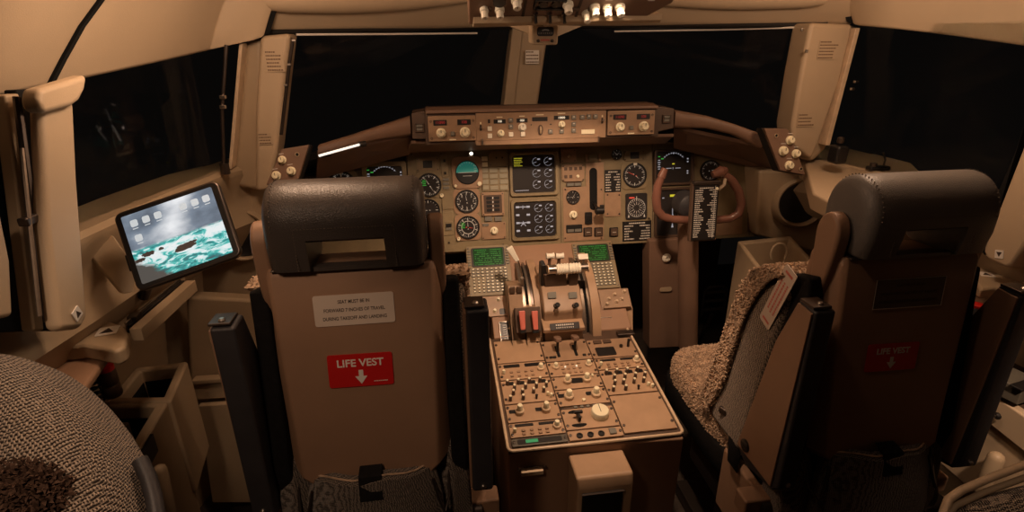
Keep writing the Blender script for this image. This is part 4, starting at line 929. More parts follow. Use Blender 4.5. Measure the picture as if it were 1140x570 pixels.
# column 1
Q, w, h = dpanel('blank_panel', 'bare tan cover plate at the far left of the pedestal deck', 0, 379, 404, 'cover panel')
def comm(label, col, y0, y1, side=1):
    Q, w, h = dpanel('radio_tuning_panel', label, col, y0, y1)
    win(Q, -w*.22, h*.32, w*.34, h*.2); win(Q, w*.22, h*.32, w*.34, h*.2)
    tallknob(Q, w*.37, h*.0, .0075, .022); knob(Q, -w*.41, -h*.1, .005, .014, z=.006, skirt=False, pointer=False)
    small_caps(Q, [-w*.25, -w*.10, w*.05, w*.18], [-h*.08, -h*.33], .008, 'plate')
    return Q
comm('radio tuning panel above the left sound panel on the pedestal', 0, 404.5, 423)
def audio(label, col, y0, y1):
    Q, w, h = dpanel('audio_control_panel', label, col, y0, y1)
    for i in range(4): win(Q, w*(-.33+.22*i), h*.36, w*.16, h*.15)
    k0 = None; n = 0
    for j, (yy, xs) in enumerate(((.33, (-.38, -.16, .06, .28)), (.10, (-.26, -.04, .18, .38)), (-.12, (-.30, -.12, .10, .30)), (-.36, (-.38, -.13)))):
        for xx in xs:
            if k0 is None:
                mb = MB(); mb.lathe([(.0052, .006), (.0052, .018), (.0048, .022), (.0048, .0235), (.003, .0245)], 14, 0, 0); k0 = mb.build('volume_knob', 'darksteel', Q); mb = MB(); mb.lathe([(.0040, .0235), (.0038, .0262)], 12); kc = mb.build('knob_cap', 'cream', k0); k0.location = (w*xx, h*yy, 0); 
            else:
                c_ = k0.copy(); COL.objects.link(c_); c_.parent = Q; c_.location = (w*xx, h*yy, 0); d_ = kc.copy(); COL.objects.link(d_); d_.parent = c_
    mb = MB(); mb.tube([(w*.13, -h*.38, .006), (w*.13, -h*.36, .02)], [.003, .0045], 8); mb.build('toggle', 'black', Q)
    for xx in (.36, .42): knob(Q, w*xx, -h*(.28 if xx < .4 else .36), .0048, .014, z=.006, skirt=False, pointer=False)
    return Q
audio('left sound control panel with rows of small white-topped knobs', 0, 423.5, 450)
Q, w, h = dpanel('direction_finder_panel', 'panel with two tall stacked cream knobs below the left sound panel', 0, 450.5, 471)
for s_ in (-1, 1): win(Q, s_*w*.25-.012, h*.1, w*.24, h*.2); tallknob(Q, s_*w*.25, 0, .0085, .032)
comm('radio tuning panel at the near left of the pedestal beside the green strip', 0, 471.5, 488)
Q, w, h = dpanel('display_strip', 'grey strip with a green lit window at the near left corner of the pedestal', 0, 488.5, 498, 'display', 'deckgrey')
win(Q, 0, 0, w*.8, h*.62); mb = MB(); mb.prism(rrect(w*.22, h*.42, .001, cx=-w*.14, cy=0), .007, .0078); mb.build('green_window', mk('strip_green', (.03, .2, .08), .4, var=0, emit=.16, ecol=(.1, .9, .35)), Q)
# column 2
Q, w, h = dpanel('fuel_control_panel', 'panel under the two brown-headed fuel cutoff levers', 1, 379, 402, 'control panel', 'plate')
for s_ in (-1, 1): win(Q, s_*.030, -h*.05, .010, h*.55, mat='rubber')
small_caps(Q, [-.058, -.046, .055], [-h*.33], .009, 'black')
for s_, lb in ((-1, 'left brown-headed fuel cutoff lever standing in its slot'), (1, 'right brown-headed fuel cutoff lever standing in its slot')):
    qa = DK.hit(645, 391).y; Z = thing('fuel_cutoff_lever', lb, 'lever', DK.mat(CX[1]+s_*.030, qa, .008), 'fuel cutoff levers')
    mb = MB(); mb.tube([(0, 0, -.004), (0, .004, .035)], .0045, 8); mb.build('stem', 'black', Z)
    mb = MB(); mb.m = Matrix.Translation((0, .010, .043)) @ Matrix.Rotation(radians(-25), 4, 'X'); mb.prism(rrect(.023, .042, .008, 5), -.007, .007); mb.build('lever_head', 'glare', Z, bevel=.003)
Q, w, h = dpanel('transponder_panel', 'keypad panel with a cream knob at each end, in front of the fuel levers', 1, 402.5, 419, 'radio panel')
tallknob(Q, -w*.34, h*.1, .007, .02); tallknob(Q, w*.36, h*.1, .007, .02)
small_caps(Q, [-w*.2, -w*.08, w*.04, w*.16], [h*.28, -h*.05, -h*.33], .008, 'plate')
for xx in (-.14, .1): mb = MB(); mb.cyl(w*xx, h*.08, .006, .0095, .003, 10); mb.build('lamp_dot', 'digit', Q)
Q, w, h = dpanel('frequency_selector', 'panel with two black-ringed knobs flanking a dark window behind the stacked-knob panel', 1, 419.5, 434, 'radio panel')
win(Q, 0, h*.1, w*.24, h*.42); tallknob(Q, -w*.2, h*.05, .0085, .028); tallknob(Q, w*.2, h*.05, .0085, .028); knob(Q, w*.34, h*.3, .004, .01, z=.006, skirt=False, pointer=False)
Q, w, h = dpanel('frequency_selector', 'panel with two tall cream knobs and a small cream button between them', 1, 434.5, 453, 'radio panel')
for s_ in (-1, 1): win(Q, s_*w*.28-.01, h*.15, w*.26, h*.22); tallknob(Q, s_*w*.27, 0, .0095, .030)
knob(Q, 0, -h*.25, .0055, .006, z=.006, skirt=False, pointer=False)
Q, w, h = dpanel('trim_control_panel', 'trim panel with black half-moon slots and one very large cream dial knob', 1, 456, 480, 'control panel')
for yy in (.30, -.30):
    mb = MB(); mb.prism([(-w*.24+.022*cos(t), h*yy+(.009*sin(t) if (sin(t) > 0) == (yy > 0) else .004*sin(t))) for t in [2*pi*i/22 for i in range(22)]], .006, .0072); mb.build('half_moon_slot', 'rubber', Q)
mb = MB(); mb.box(-w*.22, 0, .016, .009, .030, .018); mb.box(-w*.22, .006, .026, .026, .009, .010); mb.build('trim_switch', 'black', Q, bevel=.003)
mb = MB(); mb.lathe([(.026, .006), (.026, .024), (.024, .027)], 40, w*.20, h*.08, .03); kk = mb.build('trim_dial_knob', 'cream', Q); mb = MB(); mb.box(w*.20, h*.08+.009, .0273, .0016, .034, .0006); mb.build('pointer_line', 'ink', kk)
Q, w, h = dpanel('indicator_strip', 'narrow strip of small dark squares just behind the large cream dial knob', 1, 453, 456.8, 'indicator', 'darkbrown', th=.004)
small_caps(Q, [-w*.2, -w*.08, w*.04, w*.16], [0], .008, 'greykey', .004)
Q, w, h = dpanel('door_lock_panel', 'strip with three black round holes and a square grey button at the near edge of the pedestal', 1, 480.5, 492, 'control panel')
for xx in (-.3, -.1, .1): mb = MB(); mb.lathe([(.009, .006), (.009, .010), (.006, .010), (.005, .007)], 18, w*xx, -h*.12); mb.build('round_socket', 'black', Q)
mb = MB(); mb.prism(rrect(.02, h*.6, .002, cx=w*.32, cy=0), .006, .011); mb.build('square_button', 'greykey', Q, bevel=.001)
# column 3
Q, w, h = dpanel('engine_start_panel', 'panel with a black twin switch window at the far right corner of the deck', 2, 377, 398, 'control panel', 'plate')
mb = MB(); mb.prism(rrect(w*.42, h*.42, .003, cx=-w*.18, cy=-h*.2), .006, .011); mb.build('switch_window', 'black', Q, bevel=.001)
for xx in (-.28, -.06): mb = MB(); mb.box(w*xx, h*.33, .009, w*.18, h*.16, .006); mb.build('light_cap', 'darkbrown', Q, bevel=.001)
knob(Q, w*.2, 0, .006, .009, z=.006, skirt=False, mat='darksteel', pointer=False)
mb = MB(); mb.tube([(w*.36, 0, .006), (w*.36, .002, .035)], .0045, 8); mb.build('lever_stem', 'black', Q)
comm('radio tuning panel above the right sound panel on the pedestal', 2, 398.5, 411)
audio('right sound control panel with rows of small white-topped knobs', 2, 411.5, 440)
Q, w, h = dpanel('blank_panel', 'large bare tan cover plate at the near right of the pedestal deck', 2, 440.5, 484, 'cover panel')
# aft face items
FY = yb
p = AY(592, 524, 1.148); T = thing('ashtray_plate', 'small metal pull plate on the dark near face of the pedestal', 'handle', Matrix.Translation(p))
a = AY(580, 525, 1.148); b = AY(604.5, 523, 1.148); hw = (b-a).length/2
mb = MB(); mb.box(0, -.006, 0, hw*2, .012, .014); mb.build('pull_plate', 'trim', T, bevel=.002)
mb = MB(); mb.box(0, -.001, .010, hw*2.5, .006, .008); mb.build('top_strip', 'darkbrown', T, bevel=.001)
for s_ in (-1, 1): mb = MB(); mb.m = Matrix.Rotation(pi/2, 4, 'X'); mb.cyl(s_*hw*1.2, .012, 0, .006, .003, 10); mb.build('screw', 'steel', T)
# box on the near face
T = thing('handset_box', 'tan hooded box with a black front screen fixed to the near face of the pedestal', 'box', Matrix.Translation((0, 1.05, 0))); WORLD.add(T)
zt = .50; A = [AZ(631, 501, zt+.0), AZ(694, 497, zt+.0), AZ(706, 530, zt-.0), AZ(642, 535, zt-.0)]
xm0, xm1 = (A[0].x+A[3].x)/2, (A[1].x+A[2].x)/2; y0_, y1_ = (A[2].y+A[3].y)/2, 1.15
mb = MB(); mb.loft([[(xm0+.004, y1_, 0), (xm1-.004, y1_, 0), (xm1-.004, y0_, 0), (xm0+.004, y0_, 0)], [(xm0+.002, y1_, zt-.03), (xm1-.002, y1_, zt-.03), (xm1-.002, y0_, zt-.03), (xm0+.002, y0_, zt-.03)], [(xm0, y1_, zt), (xm1, y1_, zt), (xm1, y0_+.01, zt), (xm0, y0_+.01, zt)]]); mb.build('hood', 'ped', T, bevel=.008, segs=3)
pa, pb = AY(648, 549, y0_), AY(693, 546, y0_)
mb = MB(); mb.box((pa.x+pb.x)/2, y0_-.003, pa.z-.07, pb.x-pa.x, .008, .14); mb.build('black_screen', 'black', T, bevel=.003)
mb = MB(); mb.box((pa.x+pb.x)/2, y0_-.008, pa.z, pb.x-pa.x+.004, .006, .003); mb.build('screen_edge', 'darksteel', T)

# ---- forward stand: sloped base carrying the keyboards and the levers
T = thing('forward_stand', 'stepped brown housing between panel and pedestal that carries the thrust levers', 'console', Matrix.Translation((0, 1.8, 0))); WORLD.add(T)
# profile between the deck and the main panel
CU_ = Frame(AY(545, 330, 1.76), (1, 0, 0), (0, -(.84-.705), .14)); 
def pr(name, xl_, xr_, prof, mat, bevel=.004):
    mb = MB(); mb.loft([[(xl_, y, z) for y, z in prof], [(xr_, y, z) for y, z in prof]]); return mb.build(name, mat, T, bevel=bevel)
zk = (DK.m @ V((0, yt, 0)))
pr('base', xl, xr, [(zk.y, 0), (zk.y, zk.z+.004), (1.72, .66), (1.77, .70), (1.93, .85), (1.99, .88), (2.0, 0)], 'backshell')
pa = AY(576, 289, 1.93); pb = AY(632, 286, 1.93)
struct_ = None
# upper knob strip between the keyboards
F = Frame(AY(604, 281, 1.93), (1, 0, 0), (0, -1, .6)); a, b, W, H = F.box(575, 272, 633, 291)
K = thing('knob_strip', 'narrow panel with three small round knobs between the two keyboards', 'control panel', F.mat(a, b)); mb = MB(); mb.prism(rrect(W, H, .003), -.02, .004); mb.build('face_plate', 'panel', K, bevel=.001)
for x in (-.16, .04, .27): knob(K, W*x, H*.1, .0062, .014, z=.004, skirt=False, mat='shell2', pointer=False)
for x in (-.38, .42): MB().cyl(W*x, 0, .004, .006, .003, 8).build('fastener', 'darksteel', K)
# keyboards (flight computer units)
def cdu(label, px, swap=False):
    tl, tr, br, bl = px; Y0, Y1 = 1.905, 1.765
    o = AY((bl[0]+br[0])/2, (bl[1]+br[1])/2, Y1); t = AY((tl[0]+tr[0])/2, (tl[1]+tr[1])/2, Y0); u = (AY(*tr, Y0)-AY(*tl, Y0)); W = u.length
    v = t-o; u = u - V((0, u.y, u.z)); n = u.cross(v); F = Frame((o+t)/2, u, n); H = v.length; K = thing('keyboard_unit', label, 'flight computer', F.m.copy())
    mb = MB(); mb.prism(rrect(W, H, .005), -.03, .006); mb.build('case', 'panel', K, bevel=.002)
    mb = MB(); mb.prism(rrect(W*.78, H*.38, .006, cx=0, cy=H*.26), .006, .010); mb.build('screen_bezel', 'black', K, bevel=.001)
    mb = MB(); mb.prism(rrect(W*.70, H*.34, .005, cx=0, cy=H*.26), .010, .0108); g_ = mb.build('green_screen', 'crtgreen', K)
    mb = MB(); rd = random.Random(len(label))
    for i in range(8):
        x = -W*.31; y = H*(.40-.042*i)
        while x < W*.30:
            l = rd.uniform(.002, .006)
            if rd.random() < .72: mb.box(x+l/2, y, .0112, l, H*.014, .0004)
            x += l+.0015
    mb.build('green_text', 'dimg', g_, smooth=False)
    for s_ in (-1, 1):
        for i in range(6): mb = MB(); mb.box(s_*W*.445, H*(.39-.055*i), .008, W*.07, H*.028, .005); mb.build('line_key', 'greykey', K, bevel=.0006)
    # keys
    for r_ in range(8):
        for c_ in range(8):
            x = W*(-.37+.105*c_); y = H*(.02-.062*r_); rd.random()
            o_ = MB()
            if r_ >= 3 and c_ < 3: o_.lathe([(.0042, .006), (.0042, .0095), (.003, .0105)], 10, x, y)
            else: o_.prism(rrect(W*.082, H*.043, .0012, 1, cx=x, cy=y), .006, .0100)
            k_ = o_.build('key', 'greykey', K)
            MB().box(x, y, .0106, W*.040, H*.020, .0004).build('key_symbol', 'cream', k_, smooth=False)
    for sx in (-1, 1):
        for sy in (-1, 1): MB().cyl(sx*W*.455, sy*H*.45, .006, .008, .0028, 8).build('fastener', 'darksteel', K)
cdu('left keyboard unit with a green text screen, beside the white speed brake lever', [(519, 276), (566, 272), (572, 327), (522, 332)])
cdu('right keyboard unit with a green text screen, behind the white thrust grips', [(633, 273), (677, 269), (694, 318), (648, 325)])
# left and right small panels below the keyboards
def small_panel(px, label, name, Y0, Y1, mat='plate'):
    tl, tr, br, bl = px; o = AY((bl[0]+br[0])/2, (bl[1]+br[1])/2, Y1); t = AY((tl[0]+tr[0])/2, (tl[1]+tr[1])/2, Y0); u = V(((AY(*tr, Y0)-AY(*tl, Y0)).x, 0, 0)); F = Frame((o+t)/2, u, u.cross(t-o)); W = u.length; H = (t-o).length
    K = thing(name, label, 'control panel', F.m.copy()); mb = MB(); mb.prism(rrect(W, H, .003), -.02, .005); mb.build('face_plate', mat, K, bevel=.0012); return K, W, H
K, W, H = small_panel([(522, 332), (563, 329), (566, 350), (525, 356)], 'small switch panel with three cream knobs below the left keyboard', 'air_data_panel', 1.76, 1.70)
for x, y in ((-.1, .15), (.28, .3), (.15, -.25)): knob(K, W*x, H*y, .0055, .013, z=.005, pointer=False)
win(K, -W*.3, -H*.1, W*.14, H*.3, z=.005); win(K, W*.35, -H*.3, W*.16, H*.3, z=.005)
K, W, H = small_panel([(664, 324), (697, 321), (706, 342), (671, 346)], 'small panel with a cross of cream knobs below the right keyboard', 'cursor_panel', 1.76, 1.70)
for x, y in ((0, .2), (-.22, .0), (.2, -.05), (.02, -.15), (-.32, -.25), (.34, .32)): knob(K, W*x, H*y, .0052, .012, z=.005, mat='trim', pointer=False)
mb = MB(); mb.box(0, -H*.42, .008, W*.9, H*.12, .01); mb.build('edge_bar', 'plate', K, bevel=.002)
T = thing('right_cover', 'boxy tan cover below the cross of knobs, at the right side of the levers', 'cover', Matrix.Translation((.2, 1.66, .6))); WORLD.add(T)
pts = [AY(668, 346, 1.71), AY(705, 343, 1.71), AY(705, 372, 1.66), AY(668, 377, 1.66)]; sheet('cover_box', 'ped', pts, (0, .06, 0), .004, T)
for s_, (x0, y0, x1, y1), lb in ((-1, (556, 360, 572, 388), 'chrome-framed trim scale at the left foot of the levers'), (1, (668, 355, 686, 379), 'chrome-framed trim scale at the right foot of the levers')):
    o = AY((x0+x1)/2, y1, 1.61 if s_ < 0 else 1.63); t = AY((x0+x1)/2-(0 if s_ < 0 else 4), y0, 1.68); u = V((1, 0, 0)); F = Frame((o+t)/2+V((0, -.003, .008)), u, u.cross(t-o)); W = (x1-x0)*.0030*(1 if s_ < 0 else .85); H = (t-o).length
    K = thing('trim_indicator', lb, 'indicator', F.m.copy(), 'trim scales')
    mb = MB(); mb.prism(rrect(W, H, .006), -.02, .001); mb.build('bed', 'black', K); mb = MB(); mb.frame(0, 0, W, H, .0032, .0, .007); mb.build('frame', 'steel', K, bevel=.0015)
    mb = MB()
    for i in range(9): mb.box(-W*.12, H*(-.36+.09*i), .0018, W*.22, .0011, .0006)
    mb.seg(W*.05, -H*.38, W*.05, H*.38, .0012, .0018); mb.build('scale_marks', 'markw', K, smooth=False)
    mb = MB(); mb.prism([(W*.3, H*.18), (W*.3, H*.26), (W*.0, H*.22)], .001, .003); mb.build('pointer', 'trim', K)
p = AY(696, 373, 1.60); T = thing('parking_brake_lever', 'flat dark lever block at the right edge in front of the tan cover', 'lever', Matrix.Translation(p))
mb = MB(); mb.box(0, 0, .004, .062, .03, .018); mb.build('lever_head', 'darksteel', T, bevel=.004); mb = MB(); mb.box(.012, .0, -.025, .014, .016, .04); mb.build('stem', 'black', T)

# ---- throttle quadrant
T = thing('throttle_quadrant', 'curved throttle quadrant block with slotted arcs between the trim scales', 'throttle quadrant', Matrix.Translation((0, 1.68, .6))); WORLD.add(T)
def X_(px, py, Y): return AY(px, py, Y).x
# left wing of the block (speed brake side)
qd = lambda pts, d, nm, mat, bev=.003: sheet(nm, mat, pts, d, bev, T)
def blk(nm, mat, x0, x1, prof, bev=.004):
    mb = MB(); mb.loft([[(x0, y, z) for y, z in prof], [(x1, y, z) for y, z in prof]]); return mb.build(nm, mat, T, bevel=bev)
def yz(px, py, Y): p = AY(px, py, Y); return (p.y, p.z)
xA, xB = X_(566, 340, 1.68), X_(582, 340, 1.68)
blk('left_cheek', 'plate', xA, xB, [(1.58, zk.z-.01), yz(574, 388, 1.60), yz(574, 345, 1.66), yz(574, 318, 1.70), yz(574, 312, 1.78), (1.80, .62)])
blk('left_body', 'plate', xB-.001, X_(604, 370, 1.62), [(1.58, zk.z-.01), yz(590, 384, 1.60), yz(590, 371, 1.605), yz(590, 344, 1.655), (1.80, .70), (1.80, .58)])
mb = MB(); c = AY(574, 325, 1.69)
for dx in (-.012, .012):
    for dz in (0,): mb.box(c.x+dx, c.y-.004, c.z+.010, .018, .010, .022)
mb.build('square_lights', 'darkbrown', T, bevel=.001, kind=None)
def arcdisc(nm, x0, x1, R, cy, cz, a0, a1, mat, n=22, r0=0):
    """segment of a wheel whose axle runs along x"""
    prof = [(cy-R*cos(radians(a0+(a1-a0)*i/n)), cz+R*sin(radians(a0+(a1-a0)*i/n))) for i in range(n+1)]
    prof += [(cy-r0*cos(radians(a1)), cz+r0*sin(radians(a1))), (cy-r0*cos(radians(a0)), cz+r0*sin(radians(a0)))] if r0 else [(cy, cz)]
    return blk(nm, mat, x0, x1, prof, .001)
cy, cz = 1.86, .55
R_ = .235
xs = [X_(x, 330, 1.66) for x in (582, 587, 590, 593, 596, 604)]
arcdisc('slot_edge', xs[0], xs[1], R_*1.0, cy, cz, 12, 110, 'bronze'); arcdisc('slot_groove', xs[1], xs[2], R_*.96, cy, cz, 12, 110, 'rubber')
arcdisc('slot_edge', xs[2], xs[3], R_*1.0, cy, cz, 12, 110, 'bronze'); arcdisc('slot_groove', xs[3], xs[4], R_*.97, cy, cz, 12, 110, 'darksteel')
arcdisc('left_arc_cover', xs[4], xs[5]+.004, R_*1.03, cy, cz, 20, 110, 'ped')
xs = [X_(x, 330, 1.66) for x in (648, 652, 655, 657.5, 668)]
arcdisc('slot_edge', xs[0]-.002, xs[1], R_*1.03, cy, cz, 2, 110, 'bronze'); arcdisc('slot_groove', xs[1], xs[2], R_*1.0, cy, cz, 2, 110, 'rubber')
arcdisc('slot_edge', xs[2], xs[3], R_*1.04, cy, cz, 2, 110, 'bronze'); arcdisc('right_arc_cover', xs[3], xs[4]-.004, R_*1.10, cy, cz, 4, 110, 'ped')
# middle block under the thrust levers
xC, xD = X_(604, 345, 1.64), X_(647, 345, 1.64)
blk('middle_block', 'plate', xC, xD, [yz(625, 352, 1.615), yz(625, 347, 1.612), yz(625, 320, 1.67), (1.80, .80), (1.80, .55), (1.62, .58)], .006)
blk('middle_riser', 'plate', xC+.002, xD-.002, [(1.60, zk.z-.01), yz(625, 386, 1.595), yz(625, 364, 1.60), yz(625, 352, 1.63), (1.8, .7), (1.8, .55)], .004)
a, b = AY(604, 360, 1.595), AY(650, 357, 1.595)
blk('hood', 'ped', a.x, b.x, [yz(626, 370, 1.575), yz(626, 366, 1.573), yz(626, 357, 1.61), (1.66, .665), (1.66, .60)], .004)
F = Frame(AY(629, 363, 1.583), (1, 0, 0), (0, -.9, .75)); aa, bb, W, H = F.box(612, 359.5, 645, 367)
mb = MB(); mb.m = F.mat(aa, bb, .004); mb.prism(rrect(W, H, .002), -.002, .001); o = mb.build('black_scale', 'black', T)
mb = MB(); mb.m = F.mat(aa, bb, .0055)
for i in range(9): mb.box(W*(-.28+.07*i), H*.2, 0, W*.045, H*.22, .0006); mb.box(W*(-.28+.07*i), -H*.2, 0, W*.03, H*.18, .0006)
mb.build('scale_lettering', 'dimmark', o, smooth=False)
F = Frame(AY(626, 335, 1.645), (1, 0, 0), (0, -.95, .60)); MIDF = F
for x in (614, 637): q = F.hit(x, 329); mb = MB(); mb.m = F.mat(q.x, q.y, .006); mb.prism(rrect(.030, .022, .002), 0, .006); mb.build('square_light', 'greykey', T, bevel=.001)
for x, lb in ((618, 'left of the two short black knobs on the block under the thrust levers'), (638.5, 'right of the two short black knobs on the block under the thrust levers')):
    q = F.hit(x, 341); K = thing('block_switch', lb, 'switch', F.mat(q.x, q.y, .008)); 
    mb = MB(); mb.lathe([(.009, 0), (.009, .006), (.006, .01), (.006, .022), (.009, .026), (.009, .036), (.006, .039)], 16); mb.build('switch_stem', 'black', K)
# red levers on their plate
for x, lb in ((581, 'left worn red cutout switch at the foot of the speed brake slot'), (595, 'right worn red cutout switch at the foot of the speed brake slot')):
    c = AY(x, 356, 1.60); K = thing('cutout_switch', lb, 'switch', Frame(c, (1, 0, 0), (0, -.95, .5)).m.copy(), 'red stabilizer cutout switches')
    mb = MB(); mb.prism([(-.008, -.034), (.008, -.034), (.011, .030), (-.011, .030)], .006, .018); mb.build('guard', 'pinkred', K, bevel=.003)
    mb = MB(); mb.box(0, -.037, .008, .020, .016, .014); mb.build('switch_foot', 'black', K, bevel=.002)
mb = MB(); c = AY(588, 356, 1.612); mb.m = Frame(c, (1, 0, 0), (0, -.95, .5)).m; mb.prism(rrect(.088, .085, .003), -.03, .004); mb.build('switch_plate', 'darkbrown', T, bevel=.002)
# speed brake lever
K = wthing('speed_brake_lever', 'white paddle-shaped speed brake lever on a thin rod, leaning toward the left keyboard', 'lever', AY(581, 312, 1.70))
mb = MB(); mb.tube([AY(582, 318, 1.70), AY(580.5, 305, 1.70), AY(577, 290, 1.70)], [.005, .0035, .003], 8); mb.build('rod', 'steel', K)
sheet('paddle', 'ivory', [AY(564, 278, 1.70), AY(570.5, 274.5, 1.70), AY(578.5, 290, 1.70), AY(574.5, 292.5, 1.70)], (0, .016, 0), .003, K)
c = AY(581, 312, 1.69); mb = MB(); mb.box(c.x, c.y, c.z, .012, .014, .022); mb.build('collar', 'steel', K, bevel=.002)
# thrust levers
for s_, xa, xb, lb in ((-1, 609.5, 632, 'left thrust lever with a white ribbed grip and chrome end'), (1, 632.5, 655, 'right thrust lever with a white ribbed grip and chrome end')):
    Y = 1.66; a, b = AY(xa, 300.5 if s_ < 0 else 299, Y), AY(xb, 299 if s_ < 0 else 297.5, Y); K = wthing('thrust_lever', lb, 'lever', (a+b)/2, 'thrust levers')
    mid = a.lerp(b, .5); d = (b-a)
    g0, g1 = (a+d*.42, b) if s_ < 0 else (a, b-d*.42); e0, e1 = (a, a+d*.45) if s_ < 0 else (b-d*.45, b)
    n = 9; pts = [g0.lerp(g1, i/(n-1)) for i in range(n)]; mb = MB(); mb.tube(pts, [.0195 if i % 2 == 0 else .0165 for i in range(n)], 18); mb.build('white_grip', 'ivory', K)
    mb = MB(); mb.tube([e0, e1], .0145, 16); mb.build('chrome_end', 'steel', K)
    mb = MB(); mb.tube([e0.lerp(e1, .0 if s_ < 0 else .9), e0.lerp(e1, .1 if s_ < 0 else 1.0)], .016, 16); mb.build('end_ring', 'trim', K)
    a2, b2 = AY(xa-4 if s_ < 0 else xa+1, 306, Y), AY(xb-1 if s_ < 0 else xb-10, 304, Y)
    sheet('shroud', 'darkbrown', [a2, b2, AY(xb-1 if s_ < 0 else xb-12, 320, Y+.02), AY(xa-3 if s_ < 0 else xa+1, 322, Y+.02)], (0, .03, 0), .005, K)
    a3 = AY(xa+5, 316, Y+.04); b3 = AY(xb-6, 316, Y+.04); mb = MB(); mb.loft([[tuple(AY(xa+2, 312, Y+.02)), tuple(AY(xb-4, 312, Y+.02)), tuple(AY(xb-4, 312, Y+.05)), tuple(AY(xa+2, 312, Y+.05))], [tuple(AY(xa+1, 326, Y+.06)), tuple(AY(xb-3, 326, Y+.06)), tuple(AY(xb-3, 326, Y+.09)), tuple(AY(xa+1, 326, Y+.09))]]); mb.build('lever_arm', 'black', K, bevel=.003)
K = wthing('thrust_lever_bracket', 'black side bracket at the left end of the thrust grips', 'bracket', AY(606, 305, 1.66))
sheet('side_plate', 'black', [AY(603, 296, 1.66), AY(608, 295, 1.66), AY(610, 318, 1.68), (AY(602, 319, 1.68))], (0, .05, 0), .004, K)
# small cream levers behind
for x, lb in ((612.5, 'left short cream reverse lever grip behind the thrust grips'), (623, 'right short cream reverse lever grip behind the thrust grips')):
    c = AY(x, 285, 1.74); K = wthing('reverse_lever', lb, 'lever', c, 'reverse lever grips'); mb = MB(); mb.tube([c-V((.014, 0, 0)), c-V((.006, 0, 0)), c+V((.006, 0, 0)), c+V((.014, 0, 0))], [.012, .0095, .0095, .012], 14); mb.build('grip', 'ivory', K)
    mb = MB(); mb.tube([c-V((0, -.004, .005)), c-V((.0, -.02, .06))], .006, 8); mb.build('arm', 'glare', K)
c = AY(649, 286, 1.78); K = wthing('flap_lever', 'flat white flap lever head in front of the right green screen', 'lever', c)
mb = MB(); mb.m = Matrix.Translation(c) @ Matrix.Rotation(radians(50), 4, 'X'); mb.prism(rrect(.038, .022, .003), -.004, .005); mb.build('lever_head', 'ivory', K, bevel=.002)
mb = MB(); mb.tube([c, c+V((.004, -.02, -.08))], .004, 8); mb.build('lever_rod', 'steel', K)
# ================================================================== SEATS
def tufts(mb, pts, ln=.008, r=.0034, seed=3):
    """short curled locks of wool growing from (point, normal) pairs"""
    rd = random.Random(seed)
    for p, n in pts:
        n = (V(n)*1.3+V((rd.uniform(-.7, .7), rd.uniform(-.7, .7), rd.uniform(-.7, .7)))).normalized()
        t = n.cross(V((rd.uniform(-1, 1), rd.uniform(-1, 1), rd.uniform(-1, 1)))).normalized(); b = n.cross(t); l = ln*rd.uniform(.5, 1.2); q = V(p)
        m1 = q+n*l*.55+t*l*.15; tip = q+n*l*.8+t*l*rd.uniform(.2, .6); P = []
        for c_, s_ in ((q-n*.002, r), (m1, r*.8)):
            for k in range(3): a = 2*pi*k/3; P.append(tuple(c_+(t*cos(a)+b*sin(a))*s_))
        P.append(tuple(tip)); mb.faces(P, [(0, 1, 4, 3), (1, 2, 5, 4), (2, 0, 3, 5), (3, 4, 6), (4, 5, 6), (5, 3, 6)])
def pillow(cx, cy, cz, sx, sy, sz, e=.35, n=(16, 24)):
    """superellipsoid surface -> rings and (point, normal) sampler"""
    def pt(u, v):
        f = lambda w_, k: (abs(w_)**k)*(1 if w_ > 0 else -1)
        return V((cx+sx/2*f(cos(u), e)*f(cos(v), e), cy+sy/2*f(cos(u), e)*f(sin(v), e), cz+sz/2*f(sin(u), e)))
    rings = [[tuple(pt(-pi/2+.02+(pi-.04)*i/n[0], 2*pi*j/n[1])) for j in range(n[1])] for i in range(n[0]+1)]
    return rings, pt
def sample(bm_rings, N, rd, keep=lambda p, nrm: True):
    out = []; quads = []; area = []; tot = 0
    for i in range(len(bm_rings)-1):
        for j in range(len(bm_rings[0])):
            q = [V(bm_rings[i][j]), V(bm_rings[i][(j+1) % len(bm_rings[0])]), V(bm_rings[i+1][(j+1) % len(bm_rings[0])]), V(bm_rings[i+1][j])]
            nn = (q[2]-q[0]).cross(q[3]-q[1]); A_ = nn.length/2
            if A_ > 1e-9: tot += A_; quads.append((q, nn.normalized())); area.append(tot)
    import bisect
    c = V((0, 0, 0))
    for r_ in bm_rings: 
        for p in r_: c += V(p)
    c /= len(bm_rings)*len(bm_rings[0])
    sg = 1 if sum(q_[1].dot((q_[0][0]+q_[0][2])/2-c)*(q_[0][2]-q_[0][0]).length for q_ in quads) > 0 else -1
    while len(out) < N:
        k = bisect.bisect(area, rd.random()*tot); k = min(k, len(quads)-1); q, nn = quads[k]; a, b = rd.random(), rd.random()
        p = q[0].lerp(q[1], a).lerp(q[3].lerp(q[2], a), b)
        nn = nn*sg
        if keep(p, nn): out.append((p, nn))
        elif rd.random() < .0005: break
    return out
def wool_part(name, rings, N, T, mat='wool', keep=lambda p, n: True, ln=.008, seed=3, r=.0035, extra=()):
    mb = MB(); mb.loft(rings); tufts(mb, extra, ln, r, seed+1); tufts(mb, sample(rings, N, random.Random(seed), keep), ln, r, seed); return mb.build(name, mat, T)

